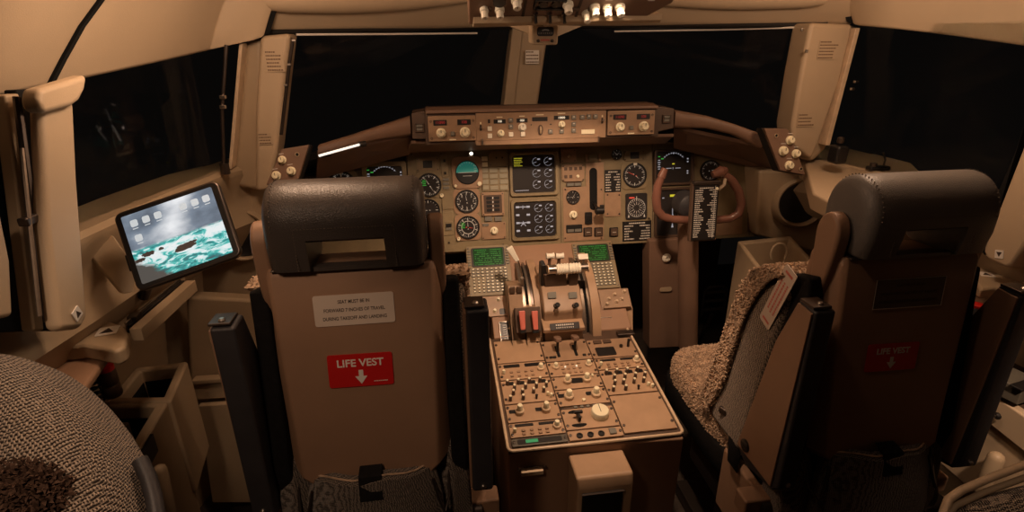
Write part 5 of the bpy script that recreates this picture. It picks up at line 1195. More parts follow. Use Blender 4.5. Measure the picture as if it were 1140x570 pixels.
def seat(name, label, loc, left):
    T = thing(name, label, 'seat', V(loc), 'pilot seats')
    s = 1 if left else -1   # inboard side of this seat is +x for the left one
    # back shell: plate, flanks, top
    prof = []   # (y of plate, z, half width plate, half width front, y front)
    rr = []
    for y, z, hp, hf, yf in ((-.050, .665, .120, .150, .03), (-.050, .69, .143, .188, .05), (-.036, .80, .147, .192, .07), (-.015, 1.0, .153, .186, .085), (.0, 1.135, .157, .172, .09), (.008, 1.150, .154, .168, .088)):
        rr.append([(-hf, yf, z), (-hf-.002, yf-.02, z), (-hp-.004, y+.006, z), (-hp+.003, y, z), (hp-.003, y, z), (hp+.004, y+.006, z), (hf+.002, yf-.02, z), (hf, yf, z)])
    mb = MB(); mb.loft(rr); mb.build('back_shell', 'backshell', T, bevel=.004, segs=3)
    mb = MB(); mb.box(-.004, .014, 1.149, .290, .030, .006); mb.build('top_channel', 'darksteel', T, bevel=.002)
    # headrest: a roll with a lower skirt that has a hand slot
    rg = []
    def hring(x, e_, zl):
        cyy, czz, ry, rz = .045, 1.235, .074*e_, .080*e_; n_ = 16
        r_ = [(x, cyy-ry*cos(pi*k/n_), czz+rz*sin(pi*k/n_)) for k in range(n_+1)]
        sz = max(czz-.034, zl+.010); return r_+[(x, cyy+ry*.98, sz), (x, cyy+ry*.80, zl+.004), (x, cyy+ry*.6, zl), (x, cyy-ry*.65, zl), (x, cyy-ry*.88, zl+.004), (x, cyy-ry*1.0, sz)]
    for x, e_ in ((-.148, .50), (-.1465, .70), (-.142, .86), (-.136, .95), (-.128, .99), (-.1, 1.0), (-.071, 1.0)): rg.append(hring(x, e_, 1.150+(1-e_)*.03))
    rg += [hring(-.070, 1, 1.208), hring(-.03, 1, 1.208), hring(.03, 1, 1.208), hring(.070, 1, 1.208)]
    for x, e_ in ((-.148, .50), (-.1465, .70), (-.142, .86), (-.136, .95), (-.128, .99), (-.1, 1.0), (-.071, 1.0))[::-1]: rg.append(hring(-x, e_, 1.150+(1-e_)*.03))
    mb = MB(); mb.loft(rg); mb.box(0, .0, 1.153, .15, .018, .008)
    hd = mb.build('headrest', 'lhead' if left else 'rhead', T)
    # stitching
    mb = MB()
    for sx in (-.128, .128):
        for k in range(26):
            a = pi*(k+.2)/26; y, z = .045-.0743*cos(a), 1.235+.0803*sin(a); mb.box(sx, y, z, .0010, .003, .002)
    for sx in (-.090, .090):
        for k in range(14): mb.box(sx, -.0285, 1.16+.006*k, .001, .0015, .003)
    for k in range(30): mb.box(-.087+.006*k, -.0292, 1.240, .003, .0012, .0008)
    mb.build('stitching', 'stitch', hd, smooth=False)
    # end brackets
    for sx in (-1, 1):
        P = []
        for k in range(24):
            a = 2*pi*k/24; P.append((.045+.034*cos(a)*(1 if sin(a) > 0 else .8+.2*(1+sin(a))), 1.190+(.048*sin(a) if sin(a) > 0 else .15*sin(a))))
        mb = MB(); mb.loft([[(sx*.150, y, z) for y, z in P], [(sx*.182, y, z) for y, z in P]]); mb.build('headrest_arm', 'backshell', T, bevel=.008, segs=3)
    # armrests folded up beside the back
    for sx in (-1, 1):
        P = [(-.062, 1.068), (-.010, 1.072), (.035, .95), (.105, .60), (.06, .575), (-.045, .60), (-.065, .62)]
        x0 = sx*.235; mb = MB(); mb.loft([[(x0-.019, y, z) for y, z in P], [(x0+.026, y, z) for y, z in P]]); a_ = mb.build('armrest', 'slate', T, bevel=.006, segs=3)
        P2 = [(-.056, 1.062), (-.012, 1.066), (.032, .95), (.10, .61), (-.045, .61)]
        mb = MB(); mb.loft([[(x0-.024, y, z) for y, z in P2], [(x0-.0185, y, z) for y, z in P2]]); mb.build('side_cover', 'backshell', a_, bevel=.002)
        mb = MB(); mb.box(x0-.002, -.035, 1.074, .040, .045, .006); mb.build('top_cap', 'darksteel', a_, bevel=.002)
        for p_ in ((x0, -.045, 1.078), (x0+.004, -.066, .63)):
            mb = MB(); mb.m = Matrix.Translation(p_) @ (Matrix.Rotation(pi/2, 4, 'X') if p_[2] < 1 else Matrix()); mb.lathe([(.0065, -.002), (.0065, .001), (.004, .0035)], 14); mb.build('screw', 'steel', a_)
        mb = MB(); mb.m = Matrix.Translation((x0-.024, .065, .635)) @ Matrix.Rotation(-pi/2, 4, 'Y'); mb.lathe([(.016, -.004), (.016, .004), (.012, .006)], 18); mb.build('pivot_cap', 'black', a_)
    # black side frames and cushion
    for sx in (-1, 1):
        P = [(.03, 1.10), (.10, 1.08), (.14, .9), (.16, .55), (.0, .5), (-.03, .7)]
        mb = MB(); mb.loft([[(sx*.172, y, z) for y, z in P], [(sx*.208, y, z) for y, z in P]]); mb.build('side_frame', 'blackfab', T, bevel=.008)
    P = [(.07, 1.04), (.11, 1.06), (.165, 1.03), (.20, .985), (.225, .86), (.255, .70), (.30, .58), (.30, .54), (.14, .54), (.11, .75)]
    mb = MB(); mb.loft([[(x, y, z) for y, z in P] for x in (-.222, -.19, -.1, 0, .1, .19, .222)]); cu = mb.build('back_cushion', 'tweedfine', T, bevel=.018, segs=3)
    # sheepskin over the front and top of the back cushion
    P = [(.09, 1.08), (.10, 1.085), (.15, 1.08), (.20, 1.05), (.24, .985), (.268, .86), (.30, .70), (.34, .59), (.34, .56), (.30, .56), (.245, .70), (.215, .86), (.19, .98), (.155, 1.05)]
    rg = [[(x, y, z) for y, z in P] for x in (-.232, -.225, -.12, -.05, .05, .12, .225, .232)]
    ex = []; rd = random.Random(31); A_, B_ = P[:7], P[:7-1:-1]
    for k in range(2600 if not left else 300):
        t = rd.random()*6; i_ = int(t); f_ = t-i_; o_ = V(A_[i_]).lerp(V(A_[i_+1]), f_); n_ = V(B_[i_]).lerp(V(B_[i_+1]), f_); q_ = o_.lerp(n_, rd.random()); sx = -1 if rd.random() < .7 else 1; ex.append((V((sx*.232, q_.x, q_.y)), V((sx, 0, 0))))
    wool_part('back_sheepskin', rg, 16000 if not left else 6000, T, seed=5, extra=ex)
    rg = [[(x, y*.8+.0, z) for y, z in ((.02, 1.135), (.02, 1.144), (.07, 1.135), (.13, 1.09))] for x in (-.15, -.05, .05, .15)]
    wool_part('top_sheepskin', rg, 3000, T, 'wool', seed=6, ln=.006)
    # seat pan with sheepskin
    rg, _ = pillow(0, .42, .505, .43, .50, .13, .45)
    wool_part('seat_sheepskin', rg, 22000 if not left else 3000, T, keep=lambda p, n: n.z > -.2, seed=8, ln=.009)
    mb = MB(); rg, _ = pillow(0, .42, .43, .44, .50, .12, .3); mb.loft(rg); mb.build('seat_cushion', 'blackfab', T)
    # belts
    mb = MB(); mb.loft([[(-.14+.0, .27, .58), (-.10, .27, .58)], [(-.21, .22, .60), (-.17, .20, .60)], [(-.235, .16, .50), (-.235, .11, .50)]], cap=False, closed=False); mb.build('lap_belt', 'blackfab', T, solid=.003)
    mb = MB(); mb.box(-.205, .23, .605, .04, .05, .022, .4); mb.build('belt_buckle', 'darksteel', T, bevel=.006)
    # rear pocket and its strap
    rg = []
    for z, hw, y, dip in ((.700, .130, -.060, -.012), (.694, .133, -.070, -.010), (.62, .145, -.082, 0), (.52, .155, -.095, 0), (.42, .150, -.085, 0), (.36, .12, -.05, 0)):
        row = []
        for k in range(15):
            t = -1+2*k/14; row.append((hw*t, y-.018*(1-t*t)+.03*abs(t)**3, z+dip*abs(t)**2+.004*sin(t*7)))
        rg.append(row+[(x, yy+.016, zz) for x, yy, zz in row[::-1]])
    mb = MB(); mb.loft(rg); pk = mb.build('rear_pocket', 'pocket', T, bevel=.0)
    row = rg[0][:15]; mb = MB(); mb.tube([V(p)+V((0, -.002, .002)) for p in row], .0022, 6); mb.build('piping', 'wool', pk)
    for sx in (-1, 1):
        rg = []
        for z, a0_, a1_, y in ((.735, .155, .190, .02), (.70, .14, .200, -.005), (.62, .13, .212, -.03), (.50, .12, .215, -.04), (.38, .11, .20, -.03)):
            rg.append([(sx*a0_, y, z-.03), (sx*(a0_+a1_)/2, y-.012, z), (sx*a1_, y+.006, z), (sx*a1_, y+.08, z), (sx*a0_, y+.08, z)])
        mb = MB(); mb.loft(rg); mb.build('rear_bolster', 'pocket', T, bevel=.01, segs=3)
    mb = MB(); mb.loft([[(-.024, -.056, .712), (.024, -.056, .712), (.024, -.051, .712), (-.024, -.051, .712)], [(-.024, -.083, .708), (.024, -.083, .708), (.024, -.079, .700), (-.024, -.079, .700)], [(-.024, -.096, .655), (.024, -.096, .655), (.024, -.090, .655), (-.024, -.090, .655)]]); mb.build('pocket_strap', 'blackfab', T, bevel=.001)
    for sx in (-1, 1):
        mb = MB(); mb.tube([(sx*.128, -.055, .66), (sx*.14, -.07, .61), (sx*.15, -.075, .58), (sx*.162, -.05, .60), (sx*.165, -.02, .66)], .0035, 8); mb.build('wire_hoop', 'darksteel', T)
    # base
    mb = MB(); mb.box(0, .22, .33, .40, .40, .10); mb.build('base_frame', 'darksteel', T, bevel=.01)
    for sx in (-1, 1):
        mb = MB(); mb.box(sx*.205, .10, .40, .03, .22, .20); mb.build('side_bracket', 'backshell', T, bevel=.008)
        mb = MB(); mb.box(sx*.15, .22, .04, .045, .62, .05); mb.build('floor_rail', 'darksteel', T, bevel=.004)
    mb = MB(); mb.box(0, .22, .17, .24, .28, .24); mb.build('pedestal', 'darkbrown', T, bevel=.01)
    mb = MB(); mb.box(-.20, .02, .50, .16, .05, .05); mb.build('rear_bar', 'backshell', T, bevel=.006)
    mb = MB(); mb.box(.20, .02, .50, .16, .05, .05); mb.build('rear_bar', 'backshell', T, bevel=.006)
    for sx in (-1, 1):
        mb = MB(); mb.m = Matrix.Translation((sx*.225, -.005, .475)) @ Matrix.Rotation(pi/2, 4, 'Y') @ Matrix.Diagonal((1.5, .75, 1, 1)); mb.lathe([(.018, -.014), (.028, -.012), (.028, .012), (.018, .014), (.012, .008), (.012, -.008)], 22); mb.build('belt_reel', 'darksteel', T)
        mb = MB(); mb.tube([(sx*.24, .0, .42), (sx*.235, .03, .30), (sx*.22, .02, .16)], .008, 8); mb.build('lever_rod', 'darksteel', T)
    return T
LS = (-.575, 1.0, 0); RS = (.578, .915, -.012)
seatL = seat('pilot_seat', 'left pilot seat with dark leather headrest and a red placard on its tan back shell', LS, True)
seatR = seat('pilot_seat', 'right pilot seat with leather headrest paled as if lit, fluffy sheepskin and a shadowed back shell', RS, False)
def on_shell(loc, dy=.002):
    return Frame(V(loc)+V((0, -.05-dy, .665+.012)), (1, 0, 0), (0, -1, .107*1.0)) 
def shell_frame(loc): # plane through the plate
    a = V(loc)+V((0, -.050, .69)); b = V(loc)+V((0, 0, 1.135)); return Frame(a, (1, 0, 0), V((1, 0, 0)).cross(b-a))
FS = shell_frame(LS)
def fr_placard(F, px, label, mat, name='placard'):
    c = sum((F.hit(x, y) for x, y in px), V((0, 0)))/4; ux = (F.hit(*px[1])-F.hit(*px[0])+F.hit(*px[2])-F.hit(*px[3]))/2; uy = (F.hit(*px[0])-F.hit(*px[3])+F.hit(*px[1])-F.hit(*px[2]))/2
    W, H = ux.length, uy.length; T = thing(name, label, 'placard', F.mat(c.x, c.y, .0012, atan2(ux.y, ux.x))); mb = MB(); mb.prism(rrect(W, H, .005, 4), -.0008, .0006); mb.build('placard_plate', mat, T, smooth=False); return T, W, H
T, W, H = fr_placard(FS, [(348, 330), (438, 324), (440, 358), (351, 364)], 'whitish notice about seat travel on the left seat back shell', 'paper')
for i, s_ in enumerate(('SEAT MUST BE IN', 'FORWARD 7 INCHES OF TRAVEL', 'DURING TAKEOFF AND LANDING')): text(s_, .0100, 'ink', T, 0, H*(.27-.27*i), .0008, sx=.80, bold=.0001)
T, W, H = fr_placard(FS, [(364, 396), (437, 391), (438, 427), (367, 432)], 'bright red life vest placard on the left seat back shell', 'red')
text('LIFE VEST', .0225, 'white', T, 0, H*.22, .0008, bold=.0005)
mb = MB(); mb.box(0, -H*.12, .0009, .009, H*.26, .0005); mb.prism([(-.012, -H*.18), (.012, -H*.18), (0, -H*.42)], .0007, .0012); mb.build('arrow', 'white', T, smooth=False)
mb = MB()
for i in range(9): mb.box(W*.2+i*.0032, -H*.36, .0009, .0022, .0018, .0004)
mb.build('fine_print', 'white', T, smooth=False)
FR_ = shell_frame(RS)
T, W, H = fr_placard(FR_, [(976, 312), (1052, 306), (1048, 340), (970, 344)], 'framed placard coloured dark for shade on the right seat back shell', 'darkbrown')  # same notice as on the left seat, shadow put into the plate colour
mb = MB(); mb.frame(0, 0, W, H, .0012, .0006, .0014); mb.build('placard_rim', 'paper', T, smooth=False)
for i, s_ in enumerate(('SEAT MUST BE IN', 'FORWARD 7 INCHES OF TRAVEL', 'DURING TAKEOFF AND LANDING')): text(s_, .0090, 'ink', T, 0, H*(.27-.27*i), .0008)
T, W, H = fr_placard(FR_, [(966, 384), (1022, 380), (1019, 410), (962, 414)], 'life vest placard lost in shadow on the right seat back shell', 'red')
text('LIFE VEST', .0195, 'white', T, 0, H*.22, .0008, bold=.0005)
mb = MB(); mb.box(0, -H*.12, .0009, .008, H*.26, .0005); mb.prism([(-.011, -H*.18), (.011, -H*.18), (0, -H*.42)], .0007, .0012); mb.build('arrow', 'white', T, smooth=False)
# white and red sewn notice on the cushion side of the right seat
xs = RS[0]-.2235; o = AX(866, 332, xs); u = (AX(849, 362, xs)-AX(880, 303, xs)); F = Frame(o, u, (-1, 0, 0)); Wd, Hd = u.length, .045
T = thing('sewn_label', 'white sewn label with red lettering on the side of the right seat cushion', 'label', F.m.copy()); mb = MB(); mb.prism(rrect(Wd, Hd, .006), 0, .002); mb.build('label_cloth', 'paper', T, smooth=False)
mb = MB(); rd = random.Random(4)
for j in range(3):
    x = -Wd*.28
    while x < Wd*.25: l = rd.uniform(.003, .008); mb.box(x+l/2, Hd*(.26-.26*j), .0024, l, Hd*.11, .0005); x += l+.002
for s_ in (-1, 1): mb.box(s_*Wd*.42, 0, .0024, .006, Hd*.6, .0005)
mb.build('red_lettering', 'pinkred', T, smooth=False)

# ---- observer seats at the bottom corners
T = wthing('observer_seat', 'speckled tweed observer seat back filling the bottom left corner', 'seat', D(20, 560, .75))
F = Frame(D(30, 540, .74), CR, -CF*.75+V((0, -.1, .62)))
out = [F.hit(x-22, y+8) for x, y in [(-50, 470), (-45, 410), (-30, 386), (0, 377), (35, 383), (68, 403), (98, 433), (120, 462), (138, 495), (150, 525), (158, 570), (166, 660), (120, 760), (-40, 760)]]
cen = V((sum(p.x for p in out)/14, sum(p.y for p in out)/14)); rg = []
for sc_, h in ((1.0, -.12), (1.0, -.05), (1.0, -.02), (.985, .0), (.95, .018), (.88, .035), (.75, .052), (.55, .064), (.3, .07), (.05, .072)): rg.append([tuple(F.m @ V((cen.x+(p.x-cen.x)*sc_, cen.y+(p.y-cen.y)*sc_, h-.02))) for p in out])
mb = MB(); mb.loft(rg); mb.build('back_cushion', 'tweed', T, sub=2)
mb = MB(); mb.tube([F.m @ V((F.hit(x, y).x, F.hit(x, y).y, -.045)) for x, y in [(134, 508), (143, 528), (149, 550), (153, 575), (156, 620)]], .011, 10); mb.build('piping', 'slate', T)
rg, _ = pillow(0, 0, 0, .17, .10, .05, .8); rg = [[tuple(F.m @ (V(p)+V((F.hit(25, 560).x, F.hit(25, 562).y, .035)))) for p in r_] for r_ in rg]
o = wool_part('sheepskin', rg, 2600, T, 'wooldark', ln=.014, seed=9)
mb = MB(); mb.box(-.90, .40, .3, .28, .35, .6); mb.build('seat_base', 'darkbrown', T, bevel=.02)

T = wthing('observer_seat', 'cream-framed tweed observer seat cut off at the bottom right corner', 'seat', D(1110, 570, 1.0))
F = Frame(D(1100, 560, 1.0), CR, -CF*.7+V((0, 0, .7)))
fp = [F.m @ V((*F.hit(x, y), 0)) for x, y in [(1049, 600), (1050, 572), (1056, 556), (1070, 546), (1100, 533), (1150, 514), (1200, 498)]]
mb = MB(); mb.tube(fp, .0075, 12); mb.build('outer_frame', 'trim', T)
fp = [F.m @ V((*F.hit(x, y), -.012)) for x, y in [(1057, 600), (1060, 572), (1068, 562), (1100, 547), (1150, 529), (1200, 512)]]
mb = MB(); mb.tube(fp, .006, 12); mb.build('inner_frame', 'shell', T)
out = [F.hit(x, y) for x, y in [(1062, 620), (1064, 572), (1075, 560), (1110, 547), (1160, 534), (1230, 520), (1250, 640)]]; cen = V((sum(p.x for p in out)/7, sum(p.y for p in out)/7)); rg = []
for sc_, h in ((1, -.08), (1, -.02), (.97, -.005), (.9, .005), (.6, .02), (.05, .025)): rg.append([tuple(F.m @ V((cen.x+(p.x-cen.x)*sc_, cen.y+(p.y-cen.y)*sc_, h-.012))) for p in out])
mb = MB(); mb.loft(rg); mb.build('back_cushion', 'tweed', T, sub=1)
mb = MB(); mb.box(1.0, .55, .3, .35, .35, .6); mb.build('seat_base', 'darkbrown', T, bevel=.02)

# ================================================================== TABLET
F = Frame(D(195.5, 262, 1.10), CR*cos(radians(19.2))+CU*sin(radians(19.2))+CF*.10, -CF+CU*.05-CR*.12)
tq = [F.hit(x, y) for x, y in [(124.5, 238), (244, 199.5), (266.5, 284), (153.5, 327)]]
TW = ((tq[1]-tq[0]).length+(tq[2]-tq[3]).length)/2; TH = ((tq[0]-tq[3]).length+(tq[1]-tq[2]).length)/2; tc_ = (tq[0]+tq[1]+tq[2]+tq[3])/4; ang = atan2(*(tq[1]-tq[0]+tq[2]-tq[3]).yx)
T = thing('tablet', 'glowing tablet in a grey case, showing a stormy sea with white foam and rocks', 'tablet', F.mat(tc_.x, tc_.y, 0, ang))
mb = MB(); mb.prism(rrect(TW, TH, .016, 6), -.014, .0); mb.build('case', 'darksteel', T, bevel=.004, segs=3)
mb = MB(); mb.prism(rrect(TW*.955, TH*.945, .012, 6), -.001, .0012); mb.build('bezel', 'black', T)
TABW, TABH = TW*.865, TH*.855
mb = MB(); mb.prism(rrect(TABW, TABH, .003, 3), .0012, .002); scr = mb.build('screen', tablet_mat(), T)
M['icon'] = mk('app_icon', (.3, .3, .3), .3, var=0, emit=.62, ecol=(.75, .85, .9)); M['icon2'] = mk('app_icon_line', (.2, .3, .4), .3, var=0, emit=.35, ecol=(.35, .55, .75)); M['rockm'] = mk('wallpaper_rock', (.02, .02, .02), .3, var=.3, scale=120, emit=.16, ecol=(.32, .2, .15)); M['foam'] = mk('wallpaper_foam', (.3, .3, .3), .3, var=0, emit=.6, ecol=(.9, 1, 1))
for i, (x, y) in enumerate([(-.385, .36), (-.255, .36), (-.125, .36), (.155, .36), (.285, .36), (.41, .36), (-.385, .14)]):
    mb = MB(); mb.prism(rrect(.0145, .0145, .0035, 3, cx=TABW*x, cy=TABH*y), .002, .0024); ic = mb.build('app_icon', 'icon', scr, smooth=False)
    mb = MB(); mb.box(TABW*x, TABH*y, .0026, .007, .007, .0003, .6); mb.build('icon_symbol', 'icon2', ic, smooth=False) if False else mb.bm.free()
    mb = MB(); mb.box(TABW*x, TABH*y-.0115, .0023, .011, .0018, .0003); mb.build('icon_caption', 'icon', scr, smooth=False)
def blob(cx, cy, rx, ry, mat, z, n=26, seed=1, name='rock'):
    rd = random.Random(seed); P = []
    for k in range(n): a = 2*pi*k/n; q = rd.uniform(.75, 1.15); P.append((TABW*cx+rx*q*cos(a), TABH*cy+ry*q*sin(a)))
    mb = MB(); mb.prism(P, .002, z); return mb.build(name, mat, scr, smooth=False)
blob(.04, -.20, .021, .0075, 'rockm', .00235, seed=2); blob(.13, -.165, .010, .003, 'rockm', .0024, seed=5); blob(-.34, -.12, .014, .005, 'rockm', .00235, seed=3); blob(-.20, -.11, .006, .003, 'rockm', .00235, seed=4); blob(-.44, -.17, .012, .004, 'rockm', .00235, seed=7)
mb = MB(); mb.prism(rrect(.004, .035, .002, cx=-TW/2-.0012, cy=-TH*.12), -.008, -.003); mb.build('side_button', 'black', T)
# arm and plate behind
T2 = thing('tablet_mount', 'tan back plate and arm holding the tablet over the left ledge', 'mount', Matrix.Translation(AX(120, 300, -1.06))); WORLD.add(T2)
sheet('back_plate', 'shell2', [D(100, 284, 1.13), D(127, 262, 1.15), D(152, 298, 1.15), (D(149, 326, 1.13)), D(137, 328, 1.13)], V((-.012, .008, 0)), .004, T2)
mb = MB(); mb.tube([D(180, 275, 1.13), D(170, 300, 1.22), D(160, 330, 1.28)], .012, 10); mb.build('arm', 'darksteel', T2)

# ================================================================== YOKES
def yoke():
    T = wthing('control_yoke', 'brown W-shaped control yoke on its column in front of the right seat', 'control yoke', (.53, 1.80, 0))
    Y = 1.70
    L1 = [AY(x, y, Y) for x, y in [(737, 196), (732.5, 206), (730.5, 220), (731.5, 233), (737, 240.5), (748, 244), (768, 245)]]
    mb = MB(); mb.tube(L1, [.012, .014, .0155, .0155, .015, .014, .014], 14); mb.build('left_horn', 'horn', T)
    R1 = [AY(x, y, Y) for x, y in [(804, 193), (814, 200), (822, 212), (825.5, 226), (822, 238), (812, 243.5), (796, 245), (768, 245)]]
    mb = MB(); mb.tube(R1, [.013, .0155, .0155, .0155, .015, .014, .014, .014], 14); mb.build('right_horn', 'horn', T)
    a = AY(803, 191, Y); mb = MB(); mb.tube([a+V((-.03, 0, -.01)), a, a+V((.018, 0, .004))], [.012, .021, .012], 14); mb.build('grip_head', 'horn', T)
    a = AY(738, 194, Y); mb = MB(); mb.tube([a+V((-.005, 0, -.01)), a+V((.006, 0, .02))], [.015, .011], 14); mb.build('grip_head', 'horn', T)
    a = AY(766, 228, Y+.05); mb = MB(); mb.m = Matrix.Translation(a) @ Matrix.Rotation(pi/2, 4, 'X'); mb.lathe([(.045, -.04), (.048, .0), (.042, .02), (.02, .035)], 26); mb.build('hub', 'slate', T)
    mb = MB(); mb.tube([AY(766, 232, Y+.06), AY(766, 300, Y+.09), AY(766, 385, Y+.12)], [.036, .038, .038], 20); mb.build('column', 'glare', T)
    mb = MB(); mb.tube([AY(808, 196, Y), AY(806, 206, Y-.02), AY(800, 211, Y-.02)], .006, 8); mb.build('trim_switch', 'shell2', T)
    return T
Y1_ = yoke()
Y2_ = copy_tree(Y1_); Y2_.location = V((.53-1.075, 1.80, 0)); Y2_['label'] = 'brown control yoke in front of the left seat, one horn showing beside the headrest'
Y1_['group'] = Y2_['group'] = 'control yokes'
F = Frame(AY(785, 236, 1.655), (1, 0, .0), (0, -1, .12))
T = text_placard(F, 771, 206, 798, 267, 24, 'black checklist card with dense white print clipped to the right yoke', cols=2, mat='dimmark', seed=11, name='checklist_card')
aa, bb, W, H = F.box(771, 206, 798, 267)
mb = MB(); mb.prism(rrect(W*1.1, H*1.06, .003), -.022, -.0005); mb.build('card_holder', 'darkbrown', T, bevel=.003)
mb = MB(); mb.box(0, H*.53, -.006, W*1.08, H*.06, .024); mb.build('holder_cap', 'darksteel', T, bevel=.002)
mb = MB(); mb.lathe([(.0055, .002), (.005, .006), (.002, .008)], 14, W*.42, H*.42); mb.build('holder_stud', 'cream', T)
mb = MB(); mb.box(W*.36, 0, .003, .001, H*.95, .001); mb.build('edge_line', 'dimmark', T, smooth=False)
# column housing, kick panels and pedals
T = wthing('column_housing', 'flat brown housing panel left of the right control column with a round cream knob', 'panel', AY(740, 330, 1.86))
sheet('housing_panel', 'glare', [AY(723, 268, 1.88), AY(757, 266, 1.88), AY(760, 386, 1.88), AY(723, 388, 1.88)], (0, .08, 0), .004, T)
F = Frame(AY(742, 287, 1.875), (1, 0, 0), (0, -1, 0)); mb = MB(); mb.m = F.mat(0, 0, 0); mb.lathe([(.018, 0), (.018, .004), (.014, .008), (.009, .012), (.005, .009)], 24); mb.build('round_knob', 'ivory', T)
mb = MB(); q = F.hit(741, 322); mb.m = F.mat(q.x, q.y, 0); mb.prism(rrect(.05, .018, .007), 0, .003); mb.build('maker_plate', 'shell2', T)
def pedal(label, px):
    T = wthing('rudder_pedal', label, 'pedal', AY(*px, 2.15)); c = AY(*px, 2.15)
    mb = MB(); w_, h_ = .055, .075; mb.tube([c+V((x, 0, z)) for x, z in ((-w_, -h_), (-w_, h_*.7), (-w_*.7, h_), (w_*.7, h_), (w_, h_*.7), (w_, -h_))], .007, 8); mb.build('pedal_frame', 'darksteel', T)
    for z in (-.045, 0, .045): mb = MB(); mb.box(c.x, c.y+.004, c.z+z, .10, .008, .012); mb.build('tread_bar', 'darksteel', T)
    mb = MB(); mb.tube([c+V((0, 0, -h_)), c+V((0, .1, -.3))], .01, 8); mb.build('pedal_arm', 'darksteel', T)
pedal('dim rudder pedal frame in the dark footwell right of the control column', (795, 335))
# right footwell side shell with its open bin
T = wthing('side_console', 'brown console shell with an open dark bin, forward of the right seat', 'console', AZ(850, 300, .4))
p1, p2, p3, p4 = AZ(821, 268, .86), AZ(880, 262, .86), AZ(925, 310, .86), AZ(858, 318, .86)
mb = MB(); b1, b2, b3, b4 = [V((p.x, p.y, 0)) for p in (p1, p2, p3, p4)]
inn = [c.lerp((p1+p2+p3+p4)/4, .16) for c in (p1, p2, p3, p4)]; low = [V((p.x, p.y, .70)) for p in inn]
P = [tuple(p) for p in (b1, b2, b3, b4, p1, p2, p3, p4)]+[tuple(p) for p in inn]+[tuple(p) for p in low]
mb.faces(P, [(0, 1, 5, 4), (1, 2, 6, 5), (2, 3, 7, 6), (3, 0, 4, 7), (4, 5, 9, 8), (5, 6, 10, 9), (6, 7, 11, 10), (7, 4, 8, 11), (8, 9, 13, 12), (9, 10, 14, 13), (10, 11, 15, 14), (11, 8, 12, 15), (12, 13, 14, 15), (3, 2, 1, 0)]); mb.build('console_shell', 'shell2', T, bevel=.012, segs=3)
c = AZ(867, 282, .87); mb = MB(); mb.tube([c+V((.03*cos(a), .004*sin(a), .035*sin(a))) for a in [pi*i/10 for i in range(-2, 13)]], .004, 8); mb.build('cable_loop', 'shell2', T)

# ================================================================== LEFT SIDE CONSOLE
def openbox(name, label, px, z, depth, wall, mat='shell2', rimz=.0):
    c = [AZ(x, y, z) for x, y in px]; m_ = sum(c, V((0, 0, 0)))/4; T = wthing(name, label, 'storage bin', V((m_.x, m_.y, z-depth)))
    inn = []
    for i in range(4):
        a, b, d = c[i-1], c[i], c[(i+1) % 4]; e1 = (a-b).normalized(); e2 = (d-b).normalized(); inn.append(b+(e1+e2)*wall)
    bot = [V((p.x, p.y, z-depth)) for p in c]; ib = [V((p.x, p.y, z-depth+.02)) for p in inn]
    P = [tuple(p) for p in bot+c+inn+ib]; mb = MB(); Fs = [(3, 2, 1, 0), (12, 13, 14, 15)]
    for i in range(4):
        j = (i+1) % 4
        for o_ in (0, 4, 8): Fs.append((o_+i, o_+j, o_+4+j, o_+4+i))
    mb.faces(P, Fs); mb.build('bin_body', mat, T, bevel=.007, segs=3)
    li = [V((p.x, p.y, z-.035))+(m_-p)*.02 for p in inn]; lb_ = [V((p.x, p.y, z-depth+.022))+(m_-p)*.02 for p in inn]; mb = MB(); P = [tuple(V((p.x, p.y, q_))) for p, q_ in [(a_, a_.z) for a_ in lb_]+[(a_, a_.z) for a_ in li]]
    mb.faces(P, [(0, 1, 2, 3)]+[(i, (i+1) % 4, 4+(i+1) % 4, 4+i) for i in range(4)]); mb.build('bin_shade', 'rubber', T, smooth=False, solid=.001); return T  # black inset stands in for the shade inside the bin
openbox('storage_bin', 'far open tray of the left side console, beside the red-topped torch', [(150, 409), (209, 402), (190, 447), (118, 448)], .72, .30, .024)
openbox('storage_bin', 'near open bin of the left side console, with a black plate on its edge', [(85, 447), (189, 444), (146, 518), (10, 522)], .715, .66, .028)
T = wthing('bin_divider', 'small tan divider box standing inside the near left bin', 'box', AZ(135, 480, .6)); c = AZ(133, 490, .64); mb = MB(); mb.box(c.x, c.y, .62, .03, .09, .10); mb.build('divider', 'shell2', T, bevel=.003)
xs = AZ(150, 512, .715).x; xs2 = AZ(188, 443, .715).x
A1, A2 = AZ(189, 445, .715), AZ(151, 512, .715); u = (A2-A1); F = Frame((A1+A2)/2+V((.003, 0, -.03)), u, V((0, 0, 1)).cross(u)*-1 if V((0, 0, 1)).cross(u).x < 0 else V((0, 0, 1)).cross(u))
q = F.hit(164, 504); T = thing('black_plate', 'black slanted label plate below the rim of the near left bin', 'placard', F.mat(q.x, q.y, .004)); mb = MB(); mb.prism(rrect(.07, .05, .002), -.004, .002); mb.build('plate', 'black', T, smooth=False)
if T.matrix_basis.to_3x3().col[2].x < 0: pass
def peg(label, a, b, r, cap=True):
    T = wthing('grab_peg', label, 'handle', (V(a)+V(b))/2); n = 5; d = (V(b)-V(a)).normalized(); pts = [V(a)-d*r*.9, V(a)-d*r*.6, V(a), V(b), V(b)+d*r*.6]; mb = MB(); mb.tube(pts, [r*.35, r*.8, r, r, r*.8], 18); mb.build('peg_body', 'shell2', T)
peg('round-ended tan peg handle at the bottom of the left side console', AX(178, 524, -1.04), AX(190, 580, -1.04), .015)
peg('round-ended cream peg handle on the right locker face', AX(1109, 510, 1.10), AX(1092, 545, 1.10), .020)
